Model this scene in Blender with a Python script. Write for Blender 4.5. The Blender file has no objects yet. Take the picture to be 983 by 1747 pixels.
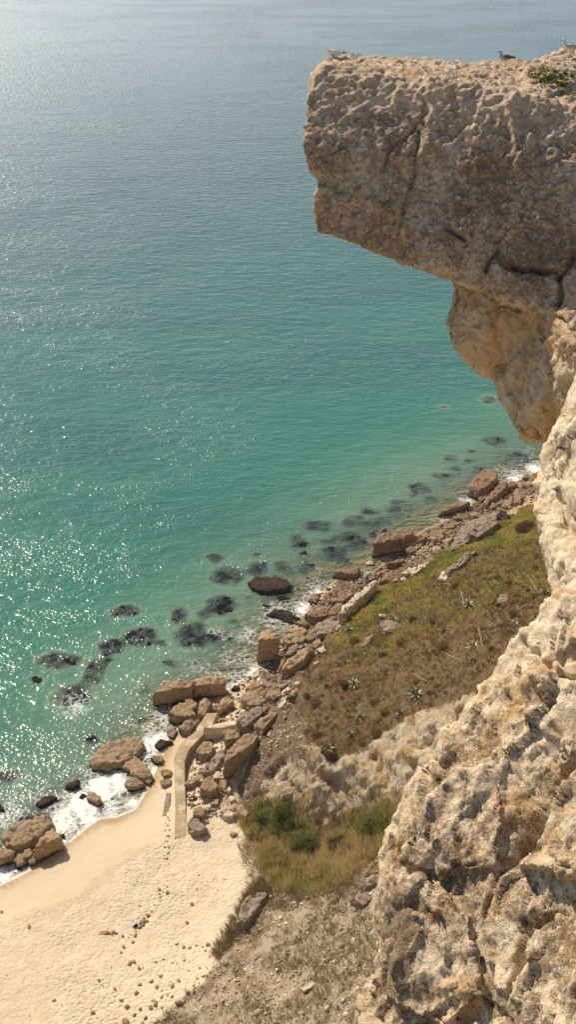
import bpy, bmesh, math, random, time
import numpy as np
from mathutils import Vector, Matrix
from mathutils.bvhtree import BVHTree
T0 = time.time()
R = math.radians
rng = np.random.default_rng(7)
random.seed(7)
C = bpy.context.scene.collection

# ------------------------------------------------------------------ camera
FPX, CX, CY, CAMH, DEP = 2000.0, 491.5, 873.5, 110.0, R(30.0)
sd_, cd_ = math.sin(DEP), math.cos(DEP)
cam_d = bpy.data.cameras.new('camera'); cam = bpy.data.objects.new('camera', cam_d); C.objects.link(cam)
cam.location = (0, 0, CAMH); cam.rotation_euler = (R(90) - DEP, 0, 0)
cam_d.sensor_fit = 'VERTICAL'; cam_d.sensor_height = 24.0; cam_d.lens = 24.0 * FPX / 1747.0
cam_d.clip_start = 0.3; cam_d.clip_end = 20000
bpy.context.scene.camera = cam

def P(px, py, d):
    """world point at axial distance d behind photo pixel px,py"""
    u = (px - CX) / FPX * d; v = (py - CY) / FPX * d
    return Vector((u, d * cd_ - v * sd_, CAMH - d * sd_ - v * cd_))
def W(px, py, z=0.0):
    k = (CAMH - z) / (sd_ + (py - CY) / FPX * cd_)
    return P(px, py, k)
def proj(x, y, z):
    dz = z - CAMH
    d = y * cd_ - dz * sd_
    v = -dz * cd_ - y * sd_
    d = np.maximum(d, 0.01)
    return CX + x / d * FPX, CY + v / d * FPX

# ------------------------------------------------------------------ noise
def _h(ix, iy, iz, s):
    n = (ix.astype(np.int64) * 374761393 + iy.astype(np.int64) * 668265263 + iz.astype(np.int64) * 2147483647 + s * 1274126177) & 0xffffffff
    n = ((n ^ (n >> 13)) * 1274126177) & 0xffffffff
    n = ((n ^ (n >> 16)) * 2246822519) & 0xffffffff
    return ((n ^ (n >> 15)) & 0xffffff).astype(np.float64) / 0xffffff
def vnoise(p, s=0):
    i = np.floor(p); f = p - i; f = f * f * f * (f * (f * 6 - 15) + 10); i = i.astype(np.int64)
    x, y, z = i[:, 0], i[:, 1], i[:, 2]; fx, fy, fz = f[:, 0], f[:, 1], f[:, 2]
    def L(a, b, t): return a + (b - a) * t
    r = []
    for dz in (0, 1):
        a = L(_h(x, y, z + dz, s), _h(x + 1, y, z + dz, s), fx)
        b = L(_h(x, y + 1, z + dz, s), _h(x + 1, y + 1, z + dz, s), fx)
        r.append(L(a, b, fy))
    return L(r[0], r[1], fz) * 2 - 1
def fbm(p, o=4, s=0, g=0.5):
    a, t, n = 1.0, 0, 0
    for k in range(o):
        t = t + a * vnoise(p * 2.03 ** k + 17.3 * k, s + k); n += a; a *= g
    return t / n
def ridge(p, o=3, s=0):
    a, t, n = 1.0, 0, 0
    for k in range(o):
        t = t + a * (1 - 2 * np.abs(vnoise(p * 2.07 ** k + 9.1 * k, s + k))); n += a; a *= 0.5
    return t / n
def voro(p, s=0):
    i = np.floor(p).astype(np.int64); f = p - i
    d1 = np.full(len(p), 9.0); d2 = np.full(len(p), 9.0)
    for a in (-1, 0, 1):
        for b in (-1, 0, 1):
            for c in (-1, 0, 1):
                x, y, z = i[:, 0] + a, i[:, 1] + b, i[:, 2] + c
                q = np.stack([a + _h(x, y, z, s), b + _h(x, y, z, s + 1), c + _h(x, y, z, s + 2)], 1) - f
                d = np.sqrt((q * q).sum(1))
                d2 = np.minimum(d2, np.maximum(d, d1)); d1 = np.minimum(d1, d)
    return d1, d2
def facet(p, s=0):
    """broken-rock relief: every cell is a plane tilted its own way"""
    i = np.floor(p).astype(np.int64); f = p - i
    d1 = np.full(len(p), 9.0); val = np.zeros(len(p))
    for a in (-1, 0, 1):
        for b in (-1, 0, 1):
            for c in (-1, 0, 1):
                x, y, z = i[:, 0] + a, i[:, 1] + b, i[:, 2] + c
                q = f - np.stack([a + _h(x, y, z, s), b + _h(x, y, z, s + 1), c + _h(x, y, z, s + 2)], 1)
                d = (q * q).sum(1); m = d < d1
                g = np.stack([_h(x, y, z, s + 3), _h(x, y, z, s + 4), _h(x, y, z, s + 5)], 1) * 2 - 1
                v = (q * g).sum(1) * 1.3 + (_h(x, y, z, s + 6) - 0.5) * 0.45
                val = np.where(m, v, val); d1 = np.where(m, d, d1)
    return val
def sstep(a, b, x):
    t = np.clip((x - a) / (b - a), 0, 1); return t * t * (3 - 2 * t)
def inpoly(px, py, poly):
    inside = np.zeros(np.shape(px), bool); n = len(poly)
    for k in range(n):
        x1, y1 = poly[k]; x2, y2 = poly[(k + 1) % n]
        if y1 == y2: continue
        c = ((y1 > py) != (y2 > py)) & (px < (x2 - x1) * (py - y1) / (y2 - y1) + x1)
        inside ^= c
    return inside

# ------------------------------------------------------------------ objects
def tag(o, label=None, cat=None, group=None, kind=None):
    if label: o['label'] = label
    if cat: o['category'] = cat
    if group: o['group'] = group
    if kind: o['kind'] = kind
    return o
def link(name, me, mat=None, parent=None, smooth=True):
    o = bpy.data.objects.new(name, me); C.objects.link(o)
    if mat: me.materials.append(mat)
    if parent: o.parent = parent
    if smooth: me.shade_smooth()
    return o
def empty(name, loc=(0, 0, 0), rz=0):
    o = bpy.data.objects.new(name, None); C.objects.link(o); o.location = loc; o.rotation_euler = (0, 0, rz)
    o.empty_display_size = 0.3
    return o
def npmesh(name, V, F, nv=None):
    """V (n,3), F (m,k) faces of k corners"""
    me = bpy.data.meshes.new(name)
    V = np.asarray(V, np.float32); F = np.asarray(F, np.int32)
    k = F.shape[1]
    me.vertices.add(len(V)); me.vertices.foreach_set('co', V.ravel())
    me.loops.add(F.size); me.loops.foreach_set('vertex_index', F.ravel())
    me.polygons.add(len(F)); me.polygons.foreach_set('loop_start', np.arange(0, F.size, k, dtype=np.int32))
    me.polygons.foreach_set('loop_total', np.full(len(F), k, np.int32))
    me.update(calc_edges=True); me.validate()
    return me
def getco(me):
    a = np.empty(len(me.vertices) * 3, np.float32); me.vertices.foreach_get('co', a); return a.reshape(-1, 3).astype(np.float64)
def getno(me):
    a = np.empty(len(me.vertices) * 3, np.float32); me.vertices.foreach_get('normal', a); return a.reshape(-1, 3).astype(np.float64)
def setco(me, V):
    me.vertices.foreach_set('co', np.asarray(V, np.float32).ravel()); me.update()
def attr(me, name, vals):
    a = me.attributes.new(name, 'FLOAT', 'POINT'); a.data.foreach_set('value', np.asarray(vals, np.float32))
def cattr(me, name, vals):
    a = me.attributes.new(name, 'FLOAT_COLOR', 'POINT')
    v = np.ones((len(vals), 4), np.float32); v[:, :3] = vals; a.data.foreach_set('color', v.ravel())

# ------------------------------------------------------------------ materials
class NT:
    def __init__(s, name):
        s.m = bpy.data.materials.new(name); s.m.use_nodes = True; s.t = s.m.node_tree; s.t.nodes.clear()
        s.out = s.t.nodes.new('ShaderNodeOutputMaterial'); s._geo = None
    def n(s, typ, **kw):
        nd = s.t.nodes.new(typ)
        for k, v in kw.items():
            if k.startswith('i_'):
                key = k[2:]; key = int(key) if key.isdigit() else key.replace('_', ' ')
                s.put(nd.inputs[key], v)
            else: setattr(nd, k, v)
        return nd
    def put(s, inp, v):
        if hasattr(v, 'is_output') or isinstance(v, bpy.types.NodeSocket): s.t.links.new(v, inp)
        else: inp.default_value = v
    def pos(s):
        if not s._geo: s._geo = s.n('ShaderNodeNewGeometry')
        return s._geo.outputs['Position']
    def map(s, scale, rot=(0, 0, 0)):
        m = s.n('ShaderNodeMapping'); s.t.links.new(s.pos(), m.inputs[0]); m.inputs['Scale'].default_value = scale; m.inputs['Rotation'].default_value = rot
        return m.outputs[0]
    def noise(s, scale, detail=4, rough=0.55, vec=None, dist=0.0):
        nd = s.n('ShaderNodeTexNoise'); s.t.links.new(vec or s.pos(), nd.inputs['Vector'])
        nd.inputs['Scale'].default_value = scale; nd.inputs['Detail'].default_value = detail; nd.inputs['Roughness'].default_value = rough; nd.inputs['Distortion'].default_value = dist
        return nd.outputs['Fac']
    def vor(s, scale, feature='F1', vec=None, rand=1.0, out='Distance'):
        nd = s.n('ShaderNodeTexVoronoi', feature=feature); s.t.links.new(vec or s.pos(), nd.inputs['Vector'])
        nd.inputs['Scale'].default_value = scale; nd.inputs['Randomness'].default_value = rand
        return nd.outputs[out]
    def math(s, op, a, b=0.0, c=0.0, clamp=False):
        nd = s.n('ShaderNodeMath', operation=op, use_clamp=clamp); s.put(nd.inputs[0], a); s.put(nd.inputs[1], b); s.put(nd.inputs[2], c); return nd.outputs[0]
    def rng(s, v, a, b, c=0.0, d=1.0, smooth=True):
        nd = s.n('ShaderNodeMapRange', interpolation_type='SMOOTHSTEP' if smooth else 'LINEAR')
        for k, x in enumerate((v, a, b, c, d)): s.put(nd.inputs[k], x)
        return nd.outputs[0]
    def mix(s, f, a, b):
        nd = s.n('ShaderNodeMix', data_type='RGBA'); s.put(nd.inputs[0], f)
        for k, x in ((6, a), (7, b)):
            s.put(nd.inputs[k], (*x, 1.0) if isinstance(x, tuple) and len(x) == 3 else x)
        return nd.outputs[2]
    def attr(s, name, out='Fac'):
        return s.n('ShaderNodeAttribute', attribute_name=name).outputs[out]
    def bump(s, h, strength=0.5, dist=0.1, normal=None):
        nd = s.n('ShaderNodeBump'); s.put(nd.inputs['Height'], h); nd.inputs['Strength'].default_value = strength; nd.inputs['Distance'].default_value = dist
        if normal: s.t.links.new(normal, nd.inputs['Normal'])
        return nd.outputs[0]
    def bsdf(s, col, rough=0.9, normal=None, spec=0.2, **kw):
        b = s.n('ShaderNodeBsdfPrincipled')
        s.put(b.inputs['Base Color'], (*col, 1.0) if isinstance(col, tuple) and len(col) == 3 else col)
        s.put(b.inputs['Roughness'], rough); b.inputs['Specular IOR Level'].default_value = spec
        if normal: s.t.links.new(normal, b.inputs['Normal'])
        for k, v in kw.items(): s.put(b.inputs[k.replace('_', ' ')], v)
        return b.outputs[0]
    def done(s, sh):
        s.t.links.new(sh, s.out.inputs[0]); return s.m

def plain(name, col, rough=0.8, spec=0.2, var=0.25, sc=3.0):
    t = NT(name); f = t.noise(sc, 3)
    c = t.mix(f, tuple(x * (1 - var) for x in col), tuple(min(1, x * (1 + var)) for x in col))
    return t.done(t.bsdf(c, rough, spec=spec))

def rock_mat(name, base, pale, dark, ochre, darkamt=0.5, ochreamt=0.3, sc=1.0, bs=0.6, bd=0.08, lich=0.0, stain_shade_attr=False, wetline=False):
    """weathered limestone: pale body, ochre runs, dark lichen crust, pitted"""
    t = NT(name)
    n1 = t.noise(0.45 * sc, 6, 0.6); n2 = t.noise(2.2 * sc, 6, 0.65, dist=0.4); n3 = t.noise(9 * sc, 5, 0.7); n4 = t.noise(30 * sc, 3, 0.7)
    c = t.mix(t.rng(n2, 0.35, 0.65), base, pale)
    on = t.math('ADD', t.math('MULTIPLY', t.noise(0.8 * sc, 4, 0.6, vec=t.map((1, 1, 0.45), (0.2, 0.3, 0))), 0.75), t.math('MULTIPLY', n3, 0.25))
    c = t.mix(t.math('MULTIPLY', t.rng(on, 0.62 - 0.2 * ochreamt, 0.75 - 0.15 * ochreamt), 0.7), c, ochre)
    def dev(x, k): return t.math('MULTIPLY', t.math('SUBTRACT', x, 0.5), k)
    dn = t.math('ADD', dev(n1, 0.9), t.math('ADD', t.math('ADD', dev(n3, 1.0), dev(t.noise(4.2 * sc, 6, 0.75, dist=0.8), 1.1)), dev(n4, 1.1)))
    if stain_shade_attr: dn = t.math('ADD', dn, t.math('MULTIPLY', t.attr('stain_shade'), 0.16))
    f = t.rng(dn, 0.20 - 0.45 * darkamt, 0.42 - 0.45 * darkamt)
    c = t.mix(t.math('MULTIPLY', f, 0.85), c, dark)
    if lich > 0:
        lf = t.math('MULTIPLY', t.rng(t.vor(5 * sc), 0.32, 0.2), t.rng(t.noise(1.3 * sc, 3), 0.5, 0.6))
        c = t.mix(t.math('MULTIPLY', lf, lich), c, (0.62, 0.55, 0.42))
    v = t.math('ADD', t.math('ADD', dev(n4, 1.1), dev(n3, 0.7)), 1.0)
    vm = t.n('ShaderNodeVectorMath', operation='SCALE'); t.put(vm.inputs[0], c); t.put(vm.inputs['Scale'], v)
    rr_ = 0.92
    col_ = vm.outputs[0]
    if wetline:
        sp_ = t.n('ShaderNodeSeparateXYZ'); t.put(sp_.inputs[0], t.pos())
        wz = t.rng(t.math('ADD', sp_.outputs[2], t.math('MULTIPLY', n2, 0.5)), 0.62, 0.42)
        col_ = t.mix(wz, col_, (dark[0] * .55, dark[1] * .52, dark[2] * .5)); rr_ = t.rng(wz, 0, 1, 0.92, 0.45)
    pit = t.rng(t.vor(14 * sc), 0.0, 0.35)
    h = t.math('ADD', t.math('MULTIPLY', n3, 1.5), t.math('ADD', t.math('MULTIPLY', n4, 0.7), t.math('MULTIPLY', pit, 0.25)))
    h = t.math('ADD', h, t.math('MULTIPLY', t.noise(3.2 * sc, 5, 0.6), 1.6))
    return t.done(t.bsdf(col_, rr_, t.bump(h, bs, bd), 0.15))
# ------------------------------------------------------------------ terrain height
SHORE_PX = [(-1200,2100),(-500,1760),(-200,1610),(-60,1535),(0,1512),(60,1482),(110,1446),(140,1420),(170,1398),(200,1395),(232,1382),(250,1352),(262,1325),(280,1285),
            (300,1250),(345,1205),(400,1172),(430,1150),(460,1120),(480,1092),(500,1068),(520,1042),(548,1010),(575,988),(640,975),(662,950),(690,925),
            (720,905),(760,888),(800,872),(815,850),(835,838),(870,826),(925,802),(1000,772),(1150,720),(1500,620),(2600,380)]
SH = np.array([W(a, b, 0)[:2] for a, b in SHORE_PX])
def shore_sd(x, y):
    """signed distance to the waterline, + on land"""
    best = np.full(x.shape, 1e9); sg = np.ones(x.shape)
    for k in range(len(SH) - 1):
        a, b = SH[k], SH[k + 1]; d = b - a; L2 = (d * d).sum()
        t = np.clip(((x - a[0]) * d[0] + (y - a[1]) * d[1]) / L2, 0, 1)
        ex, ey = x - (a[0] + t * d[0]), y - (a[1] + t * d[1]); e = np.sqrt(ex * ex + ey * ey)
        cr = d[0] * ey - d[1] * ex
        m = e < best - 1e-9
        best = np.where(m, e, best); sg = np.where(m, np.where(cr < 0, 1.0, -1.0), sg)
    return best * sg
CP = [ # px, py, z
 (150,1600,1.4),(300,1500,1.9),(400,1450,2.4),(0,1700,1.8),(200,1740,2.2),(340,1630,3.0),(300,1747,3.6),(-200,1800,1.8),(0,1560,0.9),(-300,1900,2.5),(100,1900,3),
 (330,1370,2.0),(330,1300,2.0),(380,1330,2.6),(400,1260,2.6),(430,1215,3.0),(480,1160,2.6),(520,1110,2.6),(560,1065,2.8),(600,1030,3.0),(650,1000,3.2),(700,965,3.4),(760,925,3.6),
 (830,880,4.0),(900,850,5.0),(1000,800,6),(400,1390,2.4),
 (560,1130,6.0),(620,1070,5.5),(700,1000,6.5),(800,940,8.5),(900,890,9.5),(700,1100,11.5),(800,1040,14.5),(930,960,19),(640,1180,13.5),(720,1150,17.5),(790,1150,22),
 (850,1080,24),(950,1050,28),(1100,1000,36),(1100,900,26),(550,1230,10.5),(500,1205,7.5),(580,1180,11),
 (500,1300,9.3),(540,1300,11.8),(580,1292,13.0),(640,1255,15.5),(700,1222,18.0),(760,1200,22),(860,1200,30),(460,1280,5.8),
 (440,1375,2.9),(480,1385,3.8),(530,1425,5.3),(600,1425,8.6),(660,1395,13.0),(720,1350,16.5),(800,1330,21),(900,1330,30),
 (430,1330,3.6),(410,1370,2.6),(470,1340,5.2),
 (430,1430,2.9),(480,1490,4.6),(550,1500,7.6),(630,1450,11.5),(700,1410,15),(800,1420,22),
 (385,1590,3.2),(440,1545,4.2),(550,1545,9.0),(640,1500,13.5),(450,1650,8.0),(550,1650,14),(640,1650,20),(360,1740,5.0),(450,1740,10.5),(600,1740,20),(720,1650,26),(900,1600,38),(900,1800,42),
 (600,1900,26),(350,1900,8)]
_p = np.array([tuple(W(a, b, z)[:2]) + (z,) for a, b, z in CP])
_X = _p[:, :2] / 50.0; _n = len(_X)
def _phi(d2): return np.where(d2 > 0, 0.5 * d2 * np.log(np.maximum(d2, 1e-12)), 0)
_A = np.zeros((_n + 3, _n + 3)); _A[:_n, :_n] = _phi(((_X[:, None] - _X[None]) ** 2).sum(2)) + np.eye(_n) * 2e-4
_A[:_n, _n] = 1; _A[:_n, _n + 1:] = _X; _A[_n, :_n] = 1; _A[_n + 1:, :_n] = _X.T
_w = np.linalg.solve(_A, np.concatenate([_p[:, 2], np.zeros(3)]))
def rbf(x, y):
    u, v = x / 50, y / 50; r = _w[_n] + _w[_n + 1] * u + _w[_n + 2] * v
    for k in range(_n):
        r = r + _w[k] * _phi((u - _X[k, 0]) ** 2 + (v - _X[k, 1]) ** 2)
    return r
def height(x, y):
    x = np.asarray(x, float); y = np.asarray(y, float)
    s = shore_sd(x, y)
    land = np.minimum(0.11 * np.maximum(s, 0), 0.9)
    near = (x > -120) & (x < 160) & (y > 20) & (y < 320)
    rb = np.where(near, rbf(np.clip(x, -120, 160), np.clip(y, 20, 320)), 3)
    t = sstep(1.0, 9.0, s)
    land = land * (1 - t) + np.maximum(np.clip(rb, 0.5, 60), 0.4) * t
    xb = np.where(y < 36, 13.0, 13 + 0.42 * (y - 36)); xb = np.maximum(xb, SHX(y))
    wl = np.maximum(sstep(0, 16, x - xb), sstep(-4, -16, y) * sstep(-60, -20, x))
    land = land * (1 - wl) + (104.5 + 2 * np.sin(x * 0.03) * np.cos(y * 0.02)) * wl
    sea = -9.0 * (1 - np.exp(np.minimum(s, 0) / 50.0)) * (0.35 + 0.65 * sstep(0, 14, -s)) - 0.0035 * np.maximum(-s - 100, 0)
    sea = np.maximum(sea, -22)
    return np.where(s > 0, land, sea)
def SHX(y):
    # keep the far cliff wall well inland of the waterline
    return np.interp(y, SH[:, 1], SH[:, 0]) + 22
def axis(lo, hi, pieces, far):
    v = []
    for a, b, st in pieces: v += list(np.arange(a, b, st))
    v.append(pieces[-1][1])
    st = 1.0; a = v[0]
    pre = []
    while a > lo: a -= st; st *= 1.25; pre.append(a)
    st = 1.0; b = v[-1]; post = []
    while b < hi: b += st; st *= 1.25; post.append(b)
    return np.array(pre[::-1] + v + post)
gx = axis(-9000, 9000, [(-50, 58, 0.3)], 0)
gy = axis(-9000, 9000, [(62, 75, 0.4), (75, 125, 0.25), (125, 215, 0.36)], 0)
GX, GY = np.meshgrid(gx, gy); nx, ny = len(gx), len(gy)
fx_, fy_ = GX.ravel(), GY.ravel()
Z = height(fx_, fy_)
PX, PY = proj(fx_, fy_, Z)
q3 = np.stack([fx_, fy_, np.zeros_like(fx_)], 1)
jx = fbm(q3 * 0.5, 3, 3) * 14; jy = fbm(q3 * 0.5, 3, 5) * 14
QX, QY = PX + jx, PY + jy
infront = (fy_ * cd_ - (Z - CAMH) * sd_) > 5
VEG = [(505,1190),(520,1130),(560,1095),(590,1060),(640,1008),(690,985),(720,962),(760,938),(800,918),(850,885),(905,862),(940,842),(1100,780),(1500,900),(1500,1200),(1000,1180),(850,1175),(790,1196),(760,1200),
       (700,1222),(655,1250),(600,1288),(550,1292),(522,1262),(515,1225),(500,1225)]
ICE = [(575,1080),(640,1010),(690,985),(760,938),(850,885),(905,862),(935,850),(935,900),(890,925),(850,935),(800,955),(740,985),(700,1010),(650,1045),(600,1100),(570,1115)]
THICK = [(418,1400),(445,1372),(500,1372),(530,1415),(560,1412),(620,1385),(690,1368),(760,1330),(800,1380),(700,1440),(655,1452),(610,1500),(560,1522),(520,1530),(480,1515),(445,1500),(432,1455)]
SCREE = [(446,1508),(420,1540),(385,1605),(372,1640),(345,1665),(318,1700),(262,1747),(150,1900),(900,2100),(1500,1800),(1300,1350),(720,1350),(690,1400),(650,1450),(600,1500),(540,1530),(480,1525)]
SANDP = [(-1500,2500),(-1500,1500),(0,1440),(100,1400),(200,1330),(290,1240),(345,1195),(400,1160),(440,1170),(430,1215),(395,1260),(378,1330),(350,1360),(400,1400),(415,1408),(432,1455),(440,1500),(420,1540),(385,1605),(372,1640),(345,1668),(318,1700),(262,1747),(150,1900),(-200,2500)]
mveg = inpoly(QX, QY, VEG) & infront; mice = inpoly(QX, QY, ICE) & infront
mthick = inpoly(QX, QY, THICK) & infront; mscree = inpoly(QX, QY, SCREE) & infront & ~mthick
msand = inpoly(QX, QY, SANDP) & infront & ~mthick
far_r = (~infront | (Z > 60) | (fy_ < 55))
sdv = shore_sd(fx_, fy_)
msand |= (sdv <= 0.3) & (fx_ < 30)
def soften(m, it=2):
    a = m.reshape(ny, nx).astype(float)
    for _ in range(it):
        a = (a + np.roll(a, 1, 0) + np.roll(a, -1, 0) + np.roll(a, 1, 1) + np.roll(a, -1, 1)) / 5
    return a.ravel()
aveg, aice, athick, ascree, asand = [soften(m) for m in (mveg, mice, mthick, mscree, msand)]
asea = (sdv < 0).astype(float)
# vertex normals of the smooth heightfield
dzx = np.gradient(Z.reshape(ny, nx), gx, axis=1).ravel(); dzy = np.gradient(Z.reshape(ny, nx), gy, axis=0).ravel()
N = np.stack([-dzx, -dzy, np.ones_like(Z)], 1); N /= np.linalg.norm(N, axis=1)[:, None]
P3 = np.stack([fx_, fy_, Z], 1)
fine = (fx_ > -52) & (fx_ < 60) & (fy_ > 60) & (fy_ < 217)
arock = np.clip(1 - aveg - athick - ascree - asand, 0, 1) * (sdv > 0)
D = np.zeros(len(Z))
Pf = P3[fine]
# eroded scarp: flutes, bedding and lumps
ru = Pf[:, 0] * 0.8 + Pf[:, 1] * 0.6
_c, _s = math.cos(0.5), math.sin(0.5)
fl = ridge(np.stack([(Pf[:, 0] * _c + Pf[:, 1] * _s) * 0.5, (Pf[:, 1] * _c - Pf[:, 0] * _s) * 0.12, Pf[:, 2] * 0.08], 1), 4, 40)
bd = fbm(np.stack([Pf[:, 0] * 0.25 + Pf[:, 2] * 0.9, Pf[:, 1] * 0.25, Pf[:, 2] * 2.0], 1), 4, 50)
lump = fbm(Pf * 0.9, 5, 60, 0.6)
d1, d2 = voro(Pf * 0.55 + fbm(Pf * 0.7, 2, 61)[:, None] * 0.5, 62)
slope = np.clip(1 - N[fine][:, 2], 0, 1)
D[fine] = arock[fine] * ((fl * 1.1 + bd * 0.4 + facet(Pf * 0.25, 63) * 0.7) * np.clip(slope * 3, 0.25, 1.3) + lump * 0.14 + facet(Pf * np.array([1.1, .6, .6]), 65) * 0.30 + facet(Pf * np.array([2.2, 1.4, 1.2]), 66) * 0.16 - 0.12 * np.exp(-((d2 - d1) / 0.10) ** 2))
D[fine] += ascree[fine] * (fbm(Pf * 0.35, 4, 70) * 0.55 + fbm(Pf * 1.6, 3, 72) * 0.14)
D[fine] += aveg[fine] * (fbm(Pf * 0.3, 4, 74) * 0.9 + fbm(Pf * 1.3, 3, 75) * 0.2)
D[fine] += athick[fine] * fbm(Pf * 0.4, 3, 76) * 0.4
D[fine] += asand[fine] * (fbm(Pf * 0.12, 3, 78) * 0.16 * np.clip(sdv[fine] / 12, 0, 1) + fbm(Pf * 1.1, 3, 79) * 0.035 * np.clip((sdv[fine] - 5) / 5, 0, 1))
far = ~fine
Pr = P3[far]
D[far] = np.clip(sdv[far] / 20, 0, 1) * fbm(Pr * 0.06, 4, 90) * np.clip(np.abs(Pr[:, 2]) * 0.06, 0, 4)
edge = np.clip(sdv / 1.5, 0, 1)
P3 = P3 + N * (D * edge)[:, None]
# hollow under the left end of the scarp, a fold that overhangs the thicket
idx = np.arange(nx * ny).reshape(ny, nx)
Q = np.stack([idx[:-1, :-1], idx[:-1, 1:], idx[1:, 1:], idx[1:, :-1]], -1).reshape(-1, 4)
cls = np.where(sdv < 0, 0, np.where(asand > 0.5, 1, 2))          # seabed / beach / hillside
qc = cls[Q[:, 0]]
far_bvh_faces = Q
tbvh_mask = ((P3[Q[:, 0], 0] > -60) & (P3[Q[:, 0], 0] < 75) & (P3[Q[:, 0], 1] > 55) & (P3[Q[:, 0], 1] < 240))
_sub = Q[tbvh_mask]; _u, _inv = np.unique(_sub, return_inverse=True)
TB = BVHTree.FromPolygons([tuple(v) for v in P3[_u]], [tuple(f) for f in _inv.reshape(-1, 4)])
CAMV = Vector((0, 0, CAMH))
def G(px, py):
    """terrain point seen at a photo pixel"""
    d = (P(px, py, 1.0) - CAMV).normalized()
    h = TB.ray_cast(CAMV, d)
    return h[0] if h[0] is not None else W(px, py, 0)
def gz(x, y):
    h = TB.ray_cast(Vector((x, y, 200)), Vector((0, 0, -1)))
    return h[0].z if h[0] is not None else 0.0

def ground_mat():
    t = NT('ground')
    sand, wet, veg, ice, thick, scree = [t.attr(a) for a in ('sand', 'wet', 'veg', 'ice', 'thick', 'scree')]
    n1 = t.noise(0.6, 6, 0.6); n2 = t.noise(3.5, 5, 0.65); n3 = t.noise(14, 4, 0.7)
    # rock / earth of the scarp
    rock = t.mix(t.rng(n2, 0.3, 0.7), (0.58, 0.45, 0.28), (0.76, 0.64, 0.45))
    rock = t.mix(t.math('MULTIPLY', t.rng(t.noise(1.8, 5, 0.7, vec=t.map((1.5, .45, .3), (0, 0, .5))), 0.52, 0.70), 0.4), rock, (0.38, 0.27, 0.16))
    rock = t.mix(t.rng(t.noise(0.5, 4, vec=t.map((1, 1, 0.4))), 0.48, 0.66), rock, (0.50, 0.32, 0.14))
    earth = t.mix(t.rng(n3, 0.35, 0.7), (0.19, 0.125, 0.072), (0.34, 0.24, 0.145))
    ef = t.rng(t.math('ADD', t.math('ADD', t.math('MULTIPLY', n1, .6), t.math('MULTIPLY', n2, .4)), t.attr('earth')), 0.66, 0.86)
    rock = t.mix(ef, rock, earth)
    # scree
    vs = t.vor(2.6, out='Color'); vd = t.vor(2.6)
    scr = t.mix(n2, (0.44, 0.34, 0.22), (0.58, 0.47, 0.33))
    scr = t.mix(t.rng(n1, 0.45, 0.62), scr, (0.31, 0.23, 0.135))
    scr = t.mix(t.rng(t.vor(5.0), 0.18, 0.10), scr, (0.60, 0.50, 0.36))
    c = t.mix(scree, rock, scr)
    vg = t.mix(t.rng(n2, 0.3, 0.7), (0.15, 0.10, 0.045), (0.25, 0.17, 0.08))
    vi = t.mix(t.rng(n2, 0.35, 0.65), (0.13, 0.13, 0.02), (0.22, 0.14, 0.03))
    c = t.mix(veg, c, t.mix(ice, vg, vi))
    c = t.mix(thick, c, (0.12, 0.10, 0.04))
    # sand, dry and trodden / smooth and damp
    sn = t.mix(t.rng(n1, 0.3, 0.7), (0.58, 0.465, 0.315), (0.66, 0.54, 0.375))
    sn = t.mix(t.rng(n3, 0.62, 0.8), sn, (0.54, 0.415, 0.255))
    sn = t.mix(t.math('MULTIPLY', wet, 0.8), sn, (0.56, 0.445, 0.29))
    wl_ = t.math('MULTIPLY', t.rng(wet, 0.05, 0.4), t.rng(wet, 0.9, 0.5))
    sn = t.mix(t.math('MULTIPLY', wl_, t.rng(n2, 0.42, 0.58, 0, 0.5)), sn, (0.42, 0.31, 0.18))
    w2 = t.attr('soaked')
    sn = t.mix(w2, sn, (0.42, 0.28, 0.13))
    c = t.mix(sand, c, sn)
    dry = t.math('SUBTRACT', 1.0, wet)
    v1 = t.vor(1.9, vec=t.map((1, 1.2, 0.2), (0, 0, 0.4)), feature='SMOOTH_F1'); v2 = t.vor(4.5, feature='SMOOTH_F1')
    hs = t.math('ADD', t.math('MULTIPLY', t.rng(v1, 0.0, 0.55), 1.0), t.math('MULTIPLY', v2, 0.5))
    hs = t.math('ADD', hs, t.math('MULTIPLY', t.noise(7, 3, 0.6), 0.6))
    patch = t.rng(t.noise(0.16, 3), 0.35, 0.6, 0.35, 1.0)
    hs = t.math('MULTIPLY', t.math('MULTIPLY', hs, t.math('MULTIPLY', dry, patch)), 0.13)
    hr = t.math('ADD', t.math('MULTIPLY', n2, 0.22), t.math('MULTIPLY', n3, 0.09))
    hr = t.math('ADD', hr, t.math('MULTIPLY', t.noise(1.6, 5, 0.7, vec=t.map((1.6, .5, .35), (0, 0, .5))), 0.5))
    hr = t.math('ADD', hr, t.math('MULTIPLY', t.rng(t.vor(2.2), 0.0, 0.5), t.math('MULTIPLY', scree, 0.06)))
    hs = t.math('ADD', hs, t.math('MULTIPLY', t.noise(0.8, 3, 0.6), 0.10))
    h = t.n('ShaderNodeMix', data_type='FLOAT'); t.put(h.inputs[0], sand); t.put(h.inputs[2], hr); t.put(h.inputs[3], hs)
    rough = t.rng(wet, 0, 1, 0.95, 0.75)
    rough = t.math('SUBTRACT', rough, t.math('MULTIPLY', w2, 0.45))
    return t.done(t.bsdf(c, rough, t.bump(h.outputs[0], 1.0, 1.0), 0.25))
MG = ground_mat()
wet = 1 - sstep(6.0, 10.0, sdv + fbm(q3 * 0.08, 3, 11) * 4.0 + fbm(q3 * 0.6, 2, 12) * 0.8 + np.where(fx_ < -14, 0, (fx_ + 14) * 0.10))
soak = 1 - sstep(0.2, 1.6, sdv + fbm(q3 * 0.3, 2, 13) * 0.6)
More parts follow.
